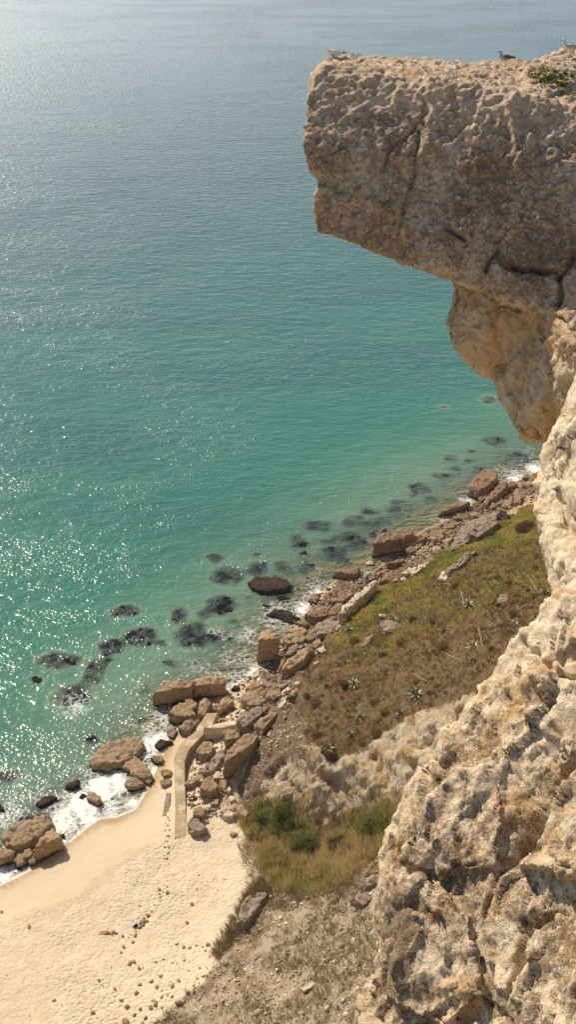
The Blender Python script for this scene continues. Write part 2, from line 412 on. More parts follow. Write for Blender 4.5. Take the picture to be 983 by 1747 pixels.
# brown earth on the ridge between boulders and scarp
earth = soften(inpoly(QX, QY, [(400,1370),(430,1290),(470,1220),(500,1190),(530,1215),(545,1270),(500,1285),(455,1335),(430,1385)]) & infront, 4) * 0.55 \
      + soften(inpoly(QX, QY, [(500,1190),(560,1100),(660,1010),(900,850),(1000,820),(920,800),(600,960),(430,1170),(440,1260),(400,1300),(380,1340)]) & infront, 3) * 0.42 - 0.02
for k, nm in ((0, 'seabed'), (1, 'beach'), (2, 'hillside')):
    F = Q[qc == k]; u, inv = np.unique(F, return_inverse=True)
    me = npmesh(nm, P3[u], inv.reshape(-1, 4))
    for a, v in (('sand', asand if k else np.ones_like(asand)), ('wet', wet), ('veg', aveg), ('ice', aice), ('thick', athick), ('scree', ascree), ('soaked', soak), ('earth', earth)):
        attr(me, a, v[u])
    tag(link(nm, me, MG), kind='structure')
print('terrain', round(time.time() - T0, 1))
# ------------------------------------------------------------------ boulders
M_BR = rock_mat('boulder_brown', (0.31, 0.215, 0.125), (0.44, 0.32, 0.20), (0.075, 0.05, 0.035), (0.36, 0.20, 0.09), 0.25, 0.5, 0.8, 0.7, 0.12, wetline=True)
M_RED = rock_mat('boulder_russet', (0.27, 0.175, 0.105), (0.38, 0.26, 0.165), (0.06, 0.04, 0.03), (0.32, 0.16, 0.07), 0.3, 0.4, 0.8, 0.7, 0.12, wetline=True)
M_OC = rock_mat('boulder_ochre', (0.38, 0.26, 0.14), (0.50, 0.36, 0.21), (0.13, 0.09, 0.055), (0.42, 0.26, 0.11), 0.15, 0.5, 0.8, 0.7, 0.12, wetline=True)
M_GR = rock_mat('boulder_grey', (0.27, 0.205, 0.15), (0.38, 0.30, 0.22), (0.12, 0.09, 0.065), (0.30, 0.20, 0.12), 0.3, 0.2, 0.9, 0.6, 0.10, wetline=True)
M_PA = rock_mat('boulder_pale', (0.58, 0.46, 0.32), (0.74, 0.63, 0.47), (0.22, 0.16, 0.10), (0.48, 0.30, 0.15), 0.05, 0.4, 0.9, 0.6, 0.10)
M_DK = rock_mat('boulder_wet', (0.075, 0.050, 0.035), (0.13, 0.085, 0.055), (0.03, 0.022, 0.018), (0.14, 0.08, 0.04), 0.5, 0.3, 1.0, 0.9, 0.2, wetline=True)
M_SUB = rock_mat('weedy_rock', (0.018, 0.015, 0.018), (0.035, 0.027, 0.026), (0.008, 0.007, 0.010), (0.05, 0.04, 0.03), 0.5, 0.3, 1.2, 0.9, 0.2, wetline=True)
MATS = dict(b=M_BR, r=M_RED, o=M_OC, g=M_GR, p=M_PA, d=M_DK, s=M_SUB)

def rockmesh(name, pts, L=0.35, amp=0.06, smooth=2, seed=0, freq=1.0, strat=0.0):
    amp = amp * 0.95
    bm = bmesh.new()
    for p in pts: bm.verts.new(p)
    bmesh.ops.convex_hull(bm, input=bm.verts[:], use_existing_faces=False)
    lo = [v for v in bm.verts if not v.link_faces]
    if lo: bmesh.ops.delete(bm, geom=lo, context='VERTS')
    bmesh.ops.triangulate(bm, faces=bm.faces[:])
    for it in range(6):
        es = [e for e in bm.edges if e.calc_length() > L * 1.5]
        if not es: break
        bmesh.ops.subdivide_edges(bm, edges=es, cuts=1, use_grid_fill=False)
        bmesh.ops.triangulate(bm, faces=[f for f in bm.faces if len(f.verts) > 3])
    for _ in range(smooth): bmesh.ops.smooth_vert(bm, verts=bm.verts[:], factor=0.5, use_axis_x=True, use_axis_y=True, use_axis_z=True)
    bm.normal_update()
    me = bpy.data.meshes.new(name); bm.to_mesh(me); bm.free()
    V = getco(me); Nn = getno(me)
    q = V * freq + seed * 7.31
    d = fbm(q * 0.6, 3, 100) * 1.4 + fbm(q * 2.1, 4, 103, 0.6) * 0.6 + np.minimum(ridge(q * 1.1, 3, 107), 0) * 0.5
    if strat: d = d + strat * fbm(np.stack([q[:, 0] * .3, q[:, 1] * .3, q[:, 2] * 3.0], 1), 3, 108)
    # one or two joints broken through the block
    c1, c2 = voro(q * 1.3 + 0.3 * fbm(q, 2, 120)[:, None], 121); d = d + 1.6 * facet(q * 0.8, 125) + 0.9 * facet(q * 2.0, 135)
    d = d + 0.5 * fbm(q * 6.0, 3, 122, 0.6)
    d1, d2 = voro(q * 0.33 + 3.3, 109)
    d = d - 1.3 * np.exp(-((d2 - d1) / 0.06) ** 2)
    setco(me, V + Nn * (d * amp)[:, None])
    return me

CROPS = dict(A=(240, 1130, 6.144), B=(0, 1230, 3.39), C=(230, 1080, 2.979), D=(330, 1160, 4.274), E=(740, 780, 4.915),
             F=(560, 860, 4.915), G=(430, 1000, 5.174), H=(330, 850, 2.809), I=(150, 1480, 3.171), J=(600, 760, 2.567), S=(0, 0, 1.0))
ROCKS = []
def boulder(crop, top, h, mat, label, name='boulder', flare=0.08, group=None, amp=None, L=None, sink=0.5, tilt=0.0, base=None, strat=0.3, smooth=0):
    ox, oy, s = CROPS[crop]
    pp = [(ox + a / s, oy + b / s) for a, b in top]
    cx = sum(p[0] for p in pp) / len(pp); cy = sum(p[1] for p in pp) / len(pp)
    g = G(cx, cy + h * 7.0)
    gzv = max(g.z, -0.4) if base is None else base
    zt = gzv + h
    k = len(ROCKS) + 1; rr = random.Random(k * 13)
    T = [W(a, b, zt + rr.uniform(-0.10, 0.10) * h) for a, b in pp]
    c = sum(T, Vector()) / len(T)
    size = max((t - c).length for t in T)
    pts = []
    for i, t in enumerate(T):
        d = t - c; d.z = 0
        ht = h * (1 + tilt * rr.uniform(-1, 1))
        pts.append(t + Vector((0, 0, 0)) - d * 0.03)
        pts.append(c + Vector((d.x * (1 + flare), d.y * (1 + flare), -h * rr.uniform(0.35, 0.6))))
        pts.append(Vector((c.x + d.x * (1 + flare * 0.7), c.y + d.y * (1 + flare * 0.7), gzv - sink)))
    # a slightly domed, chipped top
    pts.append(c + Vector((rr.uniform(-.2, .2) * size, rr.uniform(-.2, .2) * size, h * 0.06)))
    org = Vector((c.x, c.y, gzv))
    me = rockmesh(name, [p - org for p in pts], L or max(0.11, min(0.20, size * 0.09)), amp or 0.045 + 0.035 * min(size, 3), smooth, k, 1.0 if size > 1 else 1.6, strat)
    o = link(name, me, MATS[mat]); o.location = org
    tag(o, label, 'rock' if name != 'concrete_slab' else 'slab', group)
    ROCKS.append(o)
    return o
B = boulder
# --- twin block and its neighbours
B('A', [(118,322),(180,265),(235,208),(400,185),(560,185),(582,195),(540,235),(530,252),(300,290),(160,325)], 3.0, 'o', 'longest tan block in the shallows off the walkway tip, left half of a pair', smooth=1, flare=0.0)
B('A', [(548,245),(570,195),(615,150),(720,136),(830,135),(875,165),(890,215),(870,240),(750,235),(640,240)], 2.3, 'o', 'flat-topped tan block with a ledged rim, right half of the pair in the shallows', smooth=1, flare=0.0)
B('A', [(292,520),(345,455),(470,425),(540,480),(578,550),(480,560),(360,560)], 1.8, 'b', 'rounded brown boulder tucked under the long tan block')
B('A', [(400,680),(450,620),(500,580),(585,567),(622,610),(540,680),(470,725)], 1.0, 'b', 'brown boulder leaning against the walkway edge below the round one')
B('A', [(465,395),(545,375),(600,430),(560,480),(490,440)], 1.4, 'b', 'dark brown boulder wedged in the shade between the twin blocks')
B('A', [(598,545),(612,420),(650,368),(745,405),(722,450),(665,550)], 1.6, 'b', 'upright brown boulder at the far end of the walkway')
B('A', [(690,480),(720,435),(780,445),(805,485),(750,505)], 0.8, 'b', 'small brown boulder at the head of the walkway')
B('A', [(788,445),(860,370),(930,352),(968,410),(900,440),(820,500)], 1.4, 'o', 'ochre angular boulder beside the shaded gap right of the walkway head')
B('A', [(275,690),(350,672),(378,720),(335,790),(280,760)], 0.5, 'b', 'low pitted rock washed by foam beside the bend of the walkway')
B('A', [(155,860),(200,812),(290,812),(325,830),(200,900)], 0.5, 'd', 'dark jagged low rock in the foam left of the walkway bend')
B('A', [(105,1000),(150,970),(212,975),(225,1005),(160,1020)], 0.7, 'b', 'smooth little brown rock ringed by foam')
# --- surf rocks on the left
B('B', [(530,210),(600,135),(740,85),(800,88),(832,140),(780,200),(690,240),(600,258),(540,245)], 1.4, 'b', 'large rough brown slab lying at the edge of the surf', amp=0.14)
B('B', [(702,255),(740,192),(800,215),(835,250),(872,292),(878,315),(820,333),(765,295)], 1.0, 'b', 'rough brown rock joined to the lower right corner of the large surf slab', amp=0.13)
B('B', [(722,350),(755,322),(800,338),(832,360),(800,378),(740,380)], 0.9, 'b', 'brown boulder casting a shadow on wet sand at the tip of the foam')
B('B', [(375,378),(420,342),(455,337),(455,365),(420,385)], 0.9, 'd', 'small dark rock sticking up from the middle of the surf')
B('B', [(208,478),(240,442),(300,422),(328,440),(270,478),(225,488)], 0.8, 'd', 'low dark elongated rock in the surf above the big left blocks')
B('B', [(502,445),(508,405),(545,407),(588,460),(555,470)], 1.0, 'b', 'brown angular rock standing in foam above the brown swash pool')
B('B', [(455,440),(478,417),(495,430),(475,450)], 0.5, 'd', 'tiny dark rock left of the angular rock in foam')
B('B', [(875,210),(905,197),(937,205),(938,232),(900,236)], 0.6, 'b', 'round brown rock in foam right of the surf slab')
B('B', [(837,328),(860,322),(878,345),(860,362),(840,352)], 0.5, 'b', 'small brown rock at the right foot of the surf rocks')
B('B', [(930,285),(960,278),(990,285),(990,312),(945,318)], 0.5, 'b', 'flat brown rock against the left side of the walkway')
B('B', [(925,345),(960,325),(990,335),(985,365),(940,372)], 0.5, 'b', 'brown broken rock on sand left of the walkway')
B('B', [(22,640),(120,575),(200,548),(285,535),(300,590),(240,655),(120,722),(35,722)], 1.9, 'b', 'huge rough flat-topped block at the waterline on the left', amp=0.16, smooth=1)
B('B', [(188,733),(240,680),(302,612),(340,650),(352,668),(270,710),(215,728)], 2.3, 'o', 'big square-cut block with a tall smooth face and a broad shadow on the sand', flare=0.1, smooth=1, strat=0)
B('B', [(75,800),(100,735),(172,735),(182,765),(140,815),(95,835)], 0.9, 'b', 'leaf-shaped brown slab leaning on the big blocks from the sand side')
B('B', [(165,820),(162,795),(185,748),(212,795),(200,815)], 0.8, 'b', 'narrow brown rock squeezed between the leaning slab and the square-cut block')
B('B', [(-70,790),(0,742),(95,732),(70,780),(0,795)], 1.5, 'b', 'brown block cut off by the left edge of the picture')
B('B', [(-30,500),(0,478),(20,508),(8,522)], 0.6, 'd', 'dark wet rock at the left edge in the glittering water')
B('B', [(342,655),(372,650),(370,668),(350,670)], 0.4, 'd', 'little dark rock on the rim of the foam beside the square-cut block')
B('B', [(115,560),(200,533),(298,520),(288,545),(135,590)], 0.3, 'd', 'crusty ledge along the sea side of the huge flat-topped block', amp=0.12)
# --- pile beside the walkway
B('D', [(15,525),(70,440),(128,432),(148,470),(130,530),(70,545)], 1.4, 'b', 'pyramid-like brown boulder right beside the walkway wall')
B('D', [(250,500),(310,455),(400,390),(480,398),(440,460),(330,520),(225,600)], 2.6, 'b', 'long steep-sided brown boulder with a deep shadow against the slope', amp=0.12)
B('D', [(72,680),(82,620),(160,548),(238,482),(222,560),(158,650)], 0.8, 'g', 'flat grey-tan slab leaning down towards the sand in the rock pile')
B('D', [(-60,745),(-20,760),(60,720),(150,665),(155,650),(80,660),(0,700)], 0.5, 'o', 'thin sandy slab at the foot of the leaning grey slab')
B('D', [(50,790),(80,722),(130,692),(172,750),(178,785),(120,815)], 1.5, 'b', 'cube-shaped brown boulder above the small stones')
B('D', [(130,690),(180,668),(238,690),(215,715),(150,712)], 0.5, 'p', 'pale flat rock below the long steep boulder')
B('D', [(178,750),(200,728),(242,732),(238,790),(205,785)], 0.6, 'o', 'tan rock between the cube boulder and a narrow pale one')
B('D', [(245,810),(265,740),(275,795),(262,820)], 0.5, 'p', 'narrow pale rock standing on end beside the slope')
B('D', [(125,890),(180,868),(178,905),(135,910)], 0.5, 'o', 'flat-topped tan stone below the cube-shaped boulder')
B('D', [(75,930),(108,900),(130,918),(108,948),(85,948)], 0.5, 'p', 'pale rounded stone left of the flat-topped tan stone')
B('D', [(215,985),(255,948),(303,970),(285,995),(240,1000)], 0.7, 'p', 'pale angular boulder on the sand at the foot of the slope')
B('D', [(320,960),(300,910),(350,905),(400,970),(380,1000)], 0.6, 'o', 'tan boulder half buried where the slope meets the sand')
B('D', [(260,850),(275,840),(300,850),(295,885),(265,880)], 0.5, 'p', 'small pale boulder against the brown ridge foot')
B('D', [(-5,960),(15,930),(70,930),(90,965),(70,990),(0,985)], 1.0, 'b', 'brown block touching the low end of the walkway')
B('D', [(-45,1060),(-30,1010),(40,1005),(70,1040),(98,1085),(55,1105),(-10,1100)], 1.0, 'g', 'lone squarish boulder with a white chipped corner at the beach end of the walkway')
B('D', [(60,1010),(90,1005),(115,1020),(90,1035)], 0.4, 'p', 'little pale stone beside the lone squarish boulder')
B('D', [(265,1120),(290,1105),(320,1115),(290,1135)], 0.35, 'o', 'single small tan stone alone on the sand below the slope')
B('D', [(342,115),(380,78),(450,82),(520,130),(530,155),(480,185),(400,185)], 1.5, 'b', 'broad rough brown boulder at the back of the sandy gap', amp=0.12)
B('D', [(382,52),(420,12),(480,22),(515,60),(462,92)], 1.2, 'b', 'rough brown boulder behind the broad one at the water line', amp=0.1)
B('D', [(532,105),(560,62),(635,62),(640,110),(580,145)], 1.2, 'b', 'brown boulder nearest the slope behind the sandy gap')
B('D', [(470,90),(505,80),(530,105),(500,122)], 0.6, 'r', 'small russet rock between two rough brown boulders')
B('D', [(505,25),(560,12),(605,30),(560,55)], 0.7, 'b', 'flat brown rock seaward of the boulders at the slope corner')
B('D', [(602,50),(640,22),(680,32),(650,60)], 0.6, 'g', 'grey-brown rock right of the flat seaward rock')
B('D', [(278,60),(300,28),(338,42),(325,65)], 0.5, 'd', 'dark rock in the foam right of the twin blocks')
B('D', [(732,15),(765,2),(782,25),(755,38)], 0.5, 'p', 'pale knob of rock at the top corner where scrub begins')
B('D', [(328,320),(332,262),(400,222),(525,182),(555,200),(470,250),(430,300),(380,340)], 1.9, 'g', 'layered grey-tan ledge to the right of the white-topped slab', strat=1.2)
B('D', [(448,325),(475,280),(575,232),(618,240),(540,300),(500,365)], 1.5, 'b', 'brown ledge rock stepping up from the layered ledge to the slope', strat=1.0)
B('D', [(640,110),(655,72),(700,48),(708,70),(662,108)], 0.7, 'p', 'pale upright slab at the top of the rocky corner')
B('D', [(618,185),(650,122),(680,112),(678,160),(642,205)], 0.8, 'p', 'pale wedge of rock under the upright slab by the scrub')
B('D', [(212,372),(318,352),(338,415),(240,440)], 1.5, 'b', 'crumbly brown rock holding up the right end of the white-topped slab', amp=0.1)
B('D', [(195,290),(215,275),(258,280),(245,298)], 0.3, 'o', 'small flat stone on the sand pocket behind the white-topped slab')
# --- upper pile
B('G', [(45,480),(75,420),(102,388),(170,388),(228,430),(243,460),(180,472),(90,472)], 4.0, 'o', 'tall tan monolith standing alone in the shallow surf', flare=0.04, smooth=1)
B('G', [(278,465),(330,402),(390,397),(468,440),(460,490),(380,500),(305,510)], 1.3, 'b', 'round brown boulder right of the tall monolith')
B('G', [(300,395),(360,367),(450,362),(488,390),(460,425),(400,400)], 1.1, 'o', 'tan boulder behind the round brown one at the waterline')
B('G', [(298,585),(340,530),(420,497),(462,528),(400,565),(322,608)], 1.0, 'g', 'grey-brown boulder on the sand behind the big split boulder')
B('G', [(265,735),(320,642),(430,562),(508,528),(528,560),(460,650),(400,680),(320,735)], 2.3, 'o', 'big tan boulder with a dark split face at the foot of the scrub', flare=0.1, smooth=1)
B('G', [(237,715),(260,642),(295,632),(288,660),(252,728)], 0.8, 'b', 'thin brown rock along the left flank of the split boulder')
B('G', [(472,240),(520,202),(590,168),(688,190),(698,220),(650,260),(560,275)], 1.4, 'r', 'broad russet boulder in the middle of the upper rock pile')
B('G', [(712,130),(740,82),(825,22),(888,28),(895,70),(840,112),(790,138)], 1.4, 'r', 'russet boulder behind the head of the long pale beam-like slab')
B('G', [(672,255),(700,202),(740,152),(798,152),(788,200),(740,252)], 1.0, 'r', 'russet boulder beside the lower end of the beam-like slab')
B('G', [(568,370),(640,292),(720,262),(778,290),(758,335),(700,410),(585,420)], 1.0, 'g', 'flat grey boulder with a pale vein in the upper pile')
B('G', [(472,440),(510,392),(562,368),(578,430),(530,475),(490,470)], 0.9, 'b', 'brown rock left of the grey boulder with the vein')
B('G', [(412,330),(450,292),(520,292),(538,325),(480,350)], 0.8, 'r', 'flat russet rock at the water edge below the broad russet boulder')
B('G', [(532,515),(560,472),(600,452),(618,500),(570,532)], 0.7, 'o', 'tan egg-shaped rock beneath the veined grey boulder')
B('G', [(568,560),(630,522),(658,560),(620,585)], 0.5, 'p', 'pale stone at the scrub edge below the egg-shaped rock')
B('G', [(540,680),(575,660),(598,668),(560,690)], 0.35, 'p', 'white chip of rock lying in scrub right of the split boulder')
B('G', [(135,250),(200,205),(300,205),(430,285),(350,320),(280,280)], 0.45, 'd', 'low jagged reef running out into the surf behind the monolith', amp=0.16)
B('G', [(503,120),(540,65),(600,62),(598,88),(560,140)], 0.4, 'r', 'small craggy rock awash off the upper pile')
B('G', [(212,110),(250,78),(335,100),(338,115),(240,118)], 0.5, 'd', 'flat-topped little rock poking out of the water behind the reef')
B('G', [(720,380),(740,330),(790,310),(800,350),(750,390)], 0.6, 'o', 'tan rock between the veined boulder and the green slope')
B('F', [(82,920),(110,880),(210,785),(310,692),(395,637),(410,655),(380,690),(270,790),(160,905),(130,925)], 2.0, 'p', 'long pale beam-like slab with a flat sunlit top, beside the green slope', flare=0.02, smooth=1, strat=0)
B('F', [(52,565),(110,537),(215,507),(262,520),(262,560),(220,590),(140,585)], 1.2, 'r', 'wedge-shaped russet rock pointing out to sea above the beam-like slab')
B('F', [(366,318),(430,262),(520,232),(600,212),(725,207),(735,240),(640,298),(480,318),(380,335)], 2.8, 'r', 'huge flat-topped block at the waterline with a shadowed russet face', flare=-0.02, smooth=1)
B('F', [(622,335),(645,300),(740,242),(820,242),(856,262),(780,308),(700,350)], 1.6, 'b', 'brown slab leaning on the right side of the huge waterline block', smooth=1)
B('F', [(665,370),(740,342),(798,332),(750,385),(680,405)], 0.9, 'r', 'russet rock under the leaning slab near white pebbles')
B('F', [(503,490),(560,467),(640,452),(648,475),(560,500)], 1.0, 'r', 'dark russet block in the gap below the huge waterline block')
B('F', [(842,295),(880,232),(958,217),(978,280),(900,315)], 1.4, 'b', 'angular brown boulder at the right of the white pebbles')
B('F', [(432,640),(480,572),(540,562),(568,600),(520,640)], 0.8, 'r', 'craggy russet rock at the top end of the beam-like slab')
B('F', [(318,635),(380,602),(408,615),(345,642)], 0.6, 'r', 'thin russet rock touching the far tip of the beam-like slab')
B('F', [(250,645),(258,618),(288,640),(278,662)], 0.5, 'r', 'tiny russet rock on the beach between wedge rock and beam-like slab')
B('F', [(440,575),(460,548),(480,560),(465,578)], 0.4, 'o', 'small leaning tan stone on the pebbly shore')
B('F', [(702,575),(770,512),(848,472),(850,498),(790,545),(722,590)], 0.6, 'p', 'flat pale slab lying along the top of the green slope')
B('F', [(612,578),(680,532),(748,522),(730,560),(650,588)], 0.5, 'p', 'broad pale grey slab left of the flat pale one')
B('F', [(592,638),(640,607),(660,620),(645,640)], 0.4, 'p', 'small rounded pale rock at the upper edge of the iceplant')
B('F', [(545,635),(560,618),(590,620),(585,645),(555,650)], 0.4, 'o', 'small round tan rock above the iceplant')
B('F', [(700,600),(715,590),(748,592),(735,615)], 0.4, 'g', 'small grey rock under the flat pale slab')
B('F', [(872,398),(900,352),(958,388),(930,425)], 0.6, 'r', 'russet pebble-side rock right of the white pebbles')
B('F', [(300,492),(345,475),(385,475),(375,500),(320,503)], 0.25, 'p', 'pale flat rock just awash in the shallows above the wedge rock')
B('E', [(292,240),(340,172),(400,125),(460,93),(520,120),(548,168),(440,245),(380,280),(315,262)], 2.0, 'r', 'big layered russet rock farthest out at the seaward corner', strat=1.5, smooth=1)
B('E', [(418,388),(480,300),(560,222),(615,207),(632,230),(560,300),(450,395)], 1.8, 'r', 'long tilted russet slab right of the layered rock', smooth=1)
B('E', [(612,220),(680,192),(698,220),(660,255),(622,245)], 1.2, 'r', 'russet boulder at the head of the tilted slab')
B('E', [(52,455),(120,412),(240,372),(293,367),(298,385),(180,415),(75,460)], 1.2, 'r', 'low russet rock lying in the shallows like an upturned boat', smooth=1)
B('E', [(147,775),(172,670),(290,542),(420,480),(540,442),(558,460),(480,495),(345,560),(300,600),(285,680),(190,765)], 1.3, 'g', 'very large flat grey slab at the top of the scrub slope', flare=0.02, smooth=1)
B('E', [(302,650),(312,602),(400,540),(480,492),(538,502),(545,550),(480,595),(370,670)], 1.9, 'g', 'speckled grey boulder resting on the very large slab', flare=0.05)
B('E', [(382,330),(420,282),(448,302),(445,345),(402,362)], 1.0, 'r', 'dark russet boulder between layered rock and tilted slab')
B('E', [(568,408),(600,362),(668,332),(668,385),(612,420)], 1.0, 'b', 'tan-brown boulder below the russet one at the slab head')
B('E', [(676,300),(738,302),(738,370),(682,385)], 1.0, 'b', 'square brown boulder right of the tan-brown one')
B('E', [(747,178),(762,142),(800,132),(798,168)], 0.8, 'r', 'russet rock at the edge of the far white surf')
B('E', [(802,150),(858,152),(878,185),(822,188)], 0.8, 'r', 'russet rock close to the pale cliff at the far corner')
B('E', [(747,210),(850,185),(868,215),(802,245)], 0.8, 'b', 'broad brown rock below the far surf rocks')
B('E', [(662,300),(700,265),(738,280),(720,298)], 0.6, 'b', 'small brown rock above the square brown boulder')
B('E', [(862,120),(888,117),(903,140),(882,152)], 0.5, 'b', 'farthest small brown rock beside the pale cliff')
B('E', [(703,220),(740,202),(785,262),(742,262)], 0.6, 'o', 'tan rock among the far pile')
B('E', [(790,262),(838,252),(848,288),(802,298)], 0.6, 'r', 'rounded russet rock beside the cliff in the far pile')
B('E', [(62,598),(140,548),(248,532),(238,558),(150,595)], 0.8, 'b', 'long low brown rock between shore and grey slab')
B('E', [(187,510),(215,482),(248,497),(238,515)], 0.7, 'r', 'round russet rock on the shore left of the grey slab')
B('E', [(302,490),(340,458),(398,462),(378,488)], 0.5, 'o', 'flat tan rock on the shore behind the grey slab')
B('E', [(467,410),(500,377),(538,400),(500,425)], 0.7, 'r', 'russet rock at the foot of the tilted slab')
B('E', [(512,240),(540,207),(558,220),(540,246)], 0.6, 'r', 'small russet rock behind the tilted slab')
B('E', [(22,620),(100,605),(178,602),(178,640),(62,650)], 0.8, 'r', 'broad russet rock among the pile left of the grey slab')
B('E', [(0,650),(40,632),(68,680),(40,730),(-15,712)], 1.0, 'b', 'angular brown rock at the left of the slab pile')
B('E', [(77,700),(150,657),(163,680),(110,732)], 0.7, 'o', 'tan rock touching the lower left edge of the grey slab')
B('E', [(87,760),(110,722),(130,740),(110,775)], 0.5, 'r', 'small rock at the lowest corner of the grey slab')
B('E', [(0,795),(0,742),(58,762),(48,795)], 0.5, 'p', 'pale rock below the slab pile')
B('E', [(545,500),(560,440),(610,445),(640,500),(600,530)], 0.9, 'd', 'dark bushy-looking rock at the right tip of the grey slab')
B('J', [(422,538),(450,512),(540,457),(545,466),(480,525),(432,552)], 0.9, 'g', 'long thin grey slab sticking out of the scrub')
B('J', [(385,578),(400,553),(428,557),(418,588)], 0.6, 'p', 'pale rock at the lower tip of the thin slab')
B('J', [(636,690),(652,652),(678,657),(690,680)], 0.6, 'g', 'small grey rock alone in the brown scrub')
B('J', [(32,882),(70,838),(98,828),(78,860),(46,888)], 0.9, 'g', 'tilted grey slab in the scrub below the green slope')
B('J', [(130,770),(180,762),(238,792),(205,820),(150,815)], 0.9, 'g', 'grey outcrop under the agaves in the middle of the scrub')
B('J', [(120,740),(140,735),(155,742),(140,752)], 0.3, 'p', 'little pale stone on the green slope')
B('J', [(390,555),(398,540),(415,545),(410,565)], 0.4, 'r', 'small russet rock on the left of the pale rock in scrub')
# emerged rock in open water
B('H', [(268,395),(300,372),(400,375),(455,395),(462,420),(430,435),(350,445),(285,425)], 1.1, 'd', 'large dark rock rising out of the open green water', amp=0.12, strat=1.5, base=-0.3)
# scree ledges, lower right
B('S', [(405,1565),(420,1530),(440,1520),(455,1525),(440,1550),(418,1575)], 1.3, 'g', 'grey outcrop between the beach and the scree slope')
B('S', [(613,1495),(630,1487),(655,1485),(655,1505),(625,1512)], 1.1, 'g', 'grey outcrop at the upper edge of the scree beside the cliff')
B('S', [(600,1530),(625,1522),(640,1530),(620,1545)], 0.7, 'g', 'small grey ledge under the outcrop on the scree')
B('S', [(515,1683),(540,1672),(545,1677),(520,1690)], 0.35, 'p', 'pale elongated stone on the scree slope')
B('S', [(553,1717),(560,1714),(563,1719),(556,1723)], 0.25, 'p', 'roundest pale stone low on the scree slope')
print('boulders', len(ROCKS), round(time.time() - T0, 1))

# ------------------------------------------------------------------ submerged rocks
SUBS = [(97,1127,34,15),(215,1043,25,11),(193,1103,24,15),(243,1085,28,15),(306,1050,15,15),(326,1087,28,20),(374,1085,22,15),(378,1032,26,17),(388,982,29,15),
 (366,952,15,8),(440,971,17,10),(350,1048,18,7),(486,968,16,9),(521,965,15,7),(541,898,23,10),(509,924,13,13),(529,984,11,6),(570,940,22,8),(598,920,27,13),
 (572,943,20,9),(610,890,22,10),(631,873,18,7),(673,869,16,8),(682,856,13,4),(719,834,20,9),(753,812,14,6),(770,781,12,5),(843,752,21,7),(835,682,15,7),(885,775,20,6),
 (162,1147,18,20),(122,1187,30,18),(235,1222,11,6),(245,1177,12,6),(437,947,6,4),(655,906,12,6),(640,896,10,5),(405,1060,14,5),(290,1133,12,5),(800,787,10,4),(760,695,8,3),(20,1325,20,9),(155,1262,14,6),(345,1165,14,6),(545,983,8,4),(700,880,12,4),(820,797,12,5),(585,955,14,6),(560,925,12,5),(617,925,12,6),(640,912,10,5),(650,887,12,5),(700,862,10,4),(735,850,10,4),(705,845,8,4),(780,800,9,4),(805,770,9,3),(865,790,12,4),(900,783,10,4),(850,765,8,3),(590,985,9,4),(470,985,8,4),(505,1000,10,4),(455,1035,12,5),(420,1020,8,4),(400,1000,7,3),(340,1065,12,6),(275,1100,10,5),(330,1130,10,5),(180,1128,10,8),(140,1170,14,8),(520,945,7,4),(665,890,8,4),(760,850,7,3),(60,1160,12,6)]
SLOC = ['left of all others, off the glittering bay','topmost of the left cluster','second in the left cluster','roundest of the left cluster, near the light','small upright patch mid bay','largest dark patch beside the surf','patch beside the reef surf',
 'round patch west of the emerged rock','wide patch off the emerged rock','faint round patch farthest out mid bay','patch hidden behind the emerged rock','thin patch beside the round one','patch right of the emerged rock','second patch right of the emerged rock','wide oval patch out to sea']
SUBO = []
for i, (px, py, rx, ry) in enumerate(SUBS):
    c = W(px, py, 0); rx *= 1.15; ry *= 1.12; sx = W(px + rx, py, 0).x - c.x; sy = (W(px, py - ry, 0) - W(px, py + ry, 0)).length / 2
    bot = gz(c.x, c.y); far = max(0, (950 - py)) / 300
    ztop = -0.34 - 0.22 * far if py < 960 else -0.30
    if i in (5, 6, 7, 3, 2): ztop = -0.16
    rr = random.Random(i + 500); pts = []
    for k in range(26):
        a = k / 26 * 6.283 + rr.uniform(-.1, .1); r = rr.uniform(0.78, 1.12)
        pts.append(Vector((math.cos(a) * sx * r * 0.8, math.sin(a) * sy * r * 0.8, ztop + rr.uniform(-0.3, 0.0))))
        pts.append(Vector((math.cos(a) * sx * r * 1.0, math.sin(a) * sy * r * 1.0, ztop - rr.uniform(0.5, 0.9))))
        pts.append(Vector((math.cos(a) * sx * r * 1.15, math.sin(a) * sy * r * 1.15, min(bot, ztop - 1) - 0.5)))
    me = rockmesh('submerged_rock', pts, 0.45, 0.34, 1, i + 300, 0.9)
    o = link('submerged_rock', me, M_SUB); o.location = (c.x, c.y, 0)
    near = 'far off the rocky corner' if px > 700 else 'in the dense middle group off the shore' if px > 430 else 'in the sunlit left part of the bay'
    size = 'wide' if rx > 24 else 'medium' if rx > 15 else 'small'
    tag(o, f'{size} weed-dark rock under the green water {near}', 'rock', f'{size} sunken rocks {near}')
    SUBO.append(o)

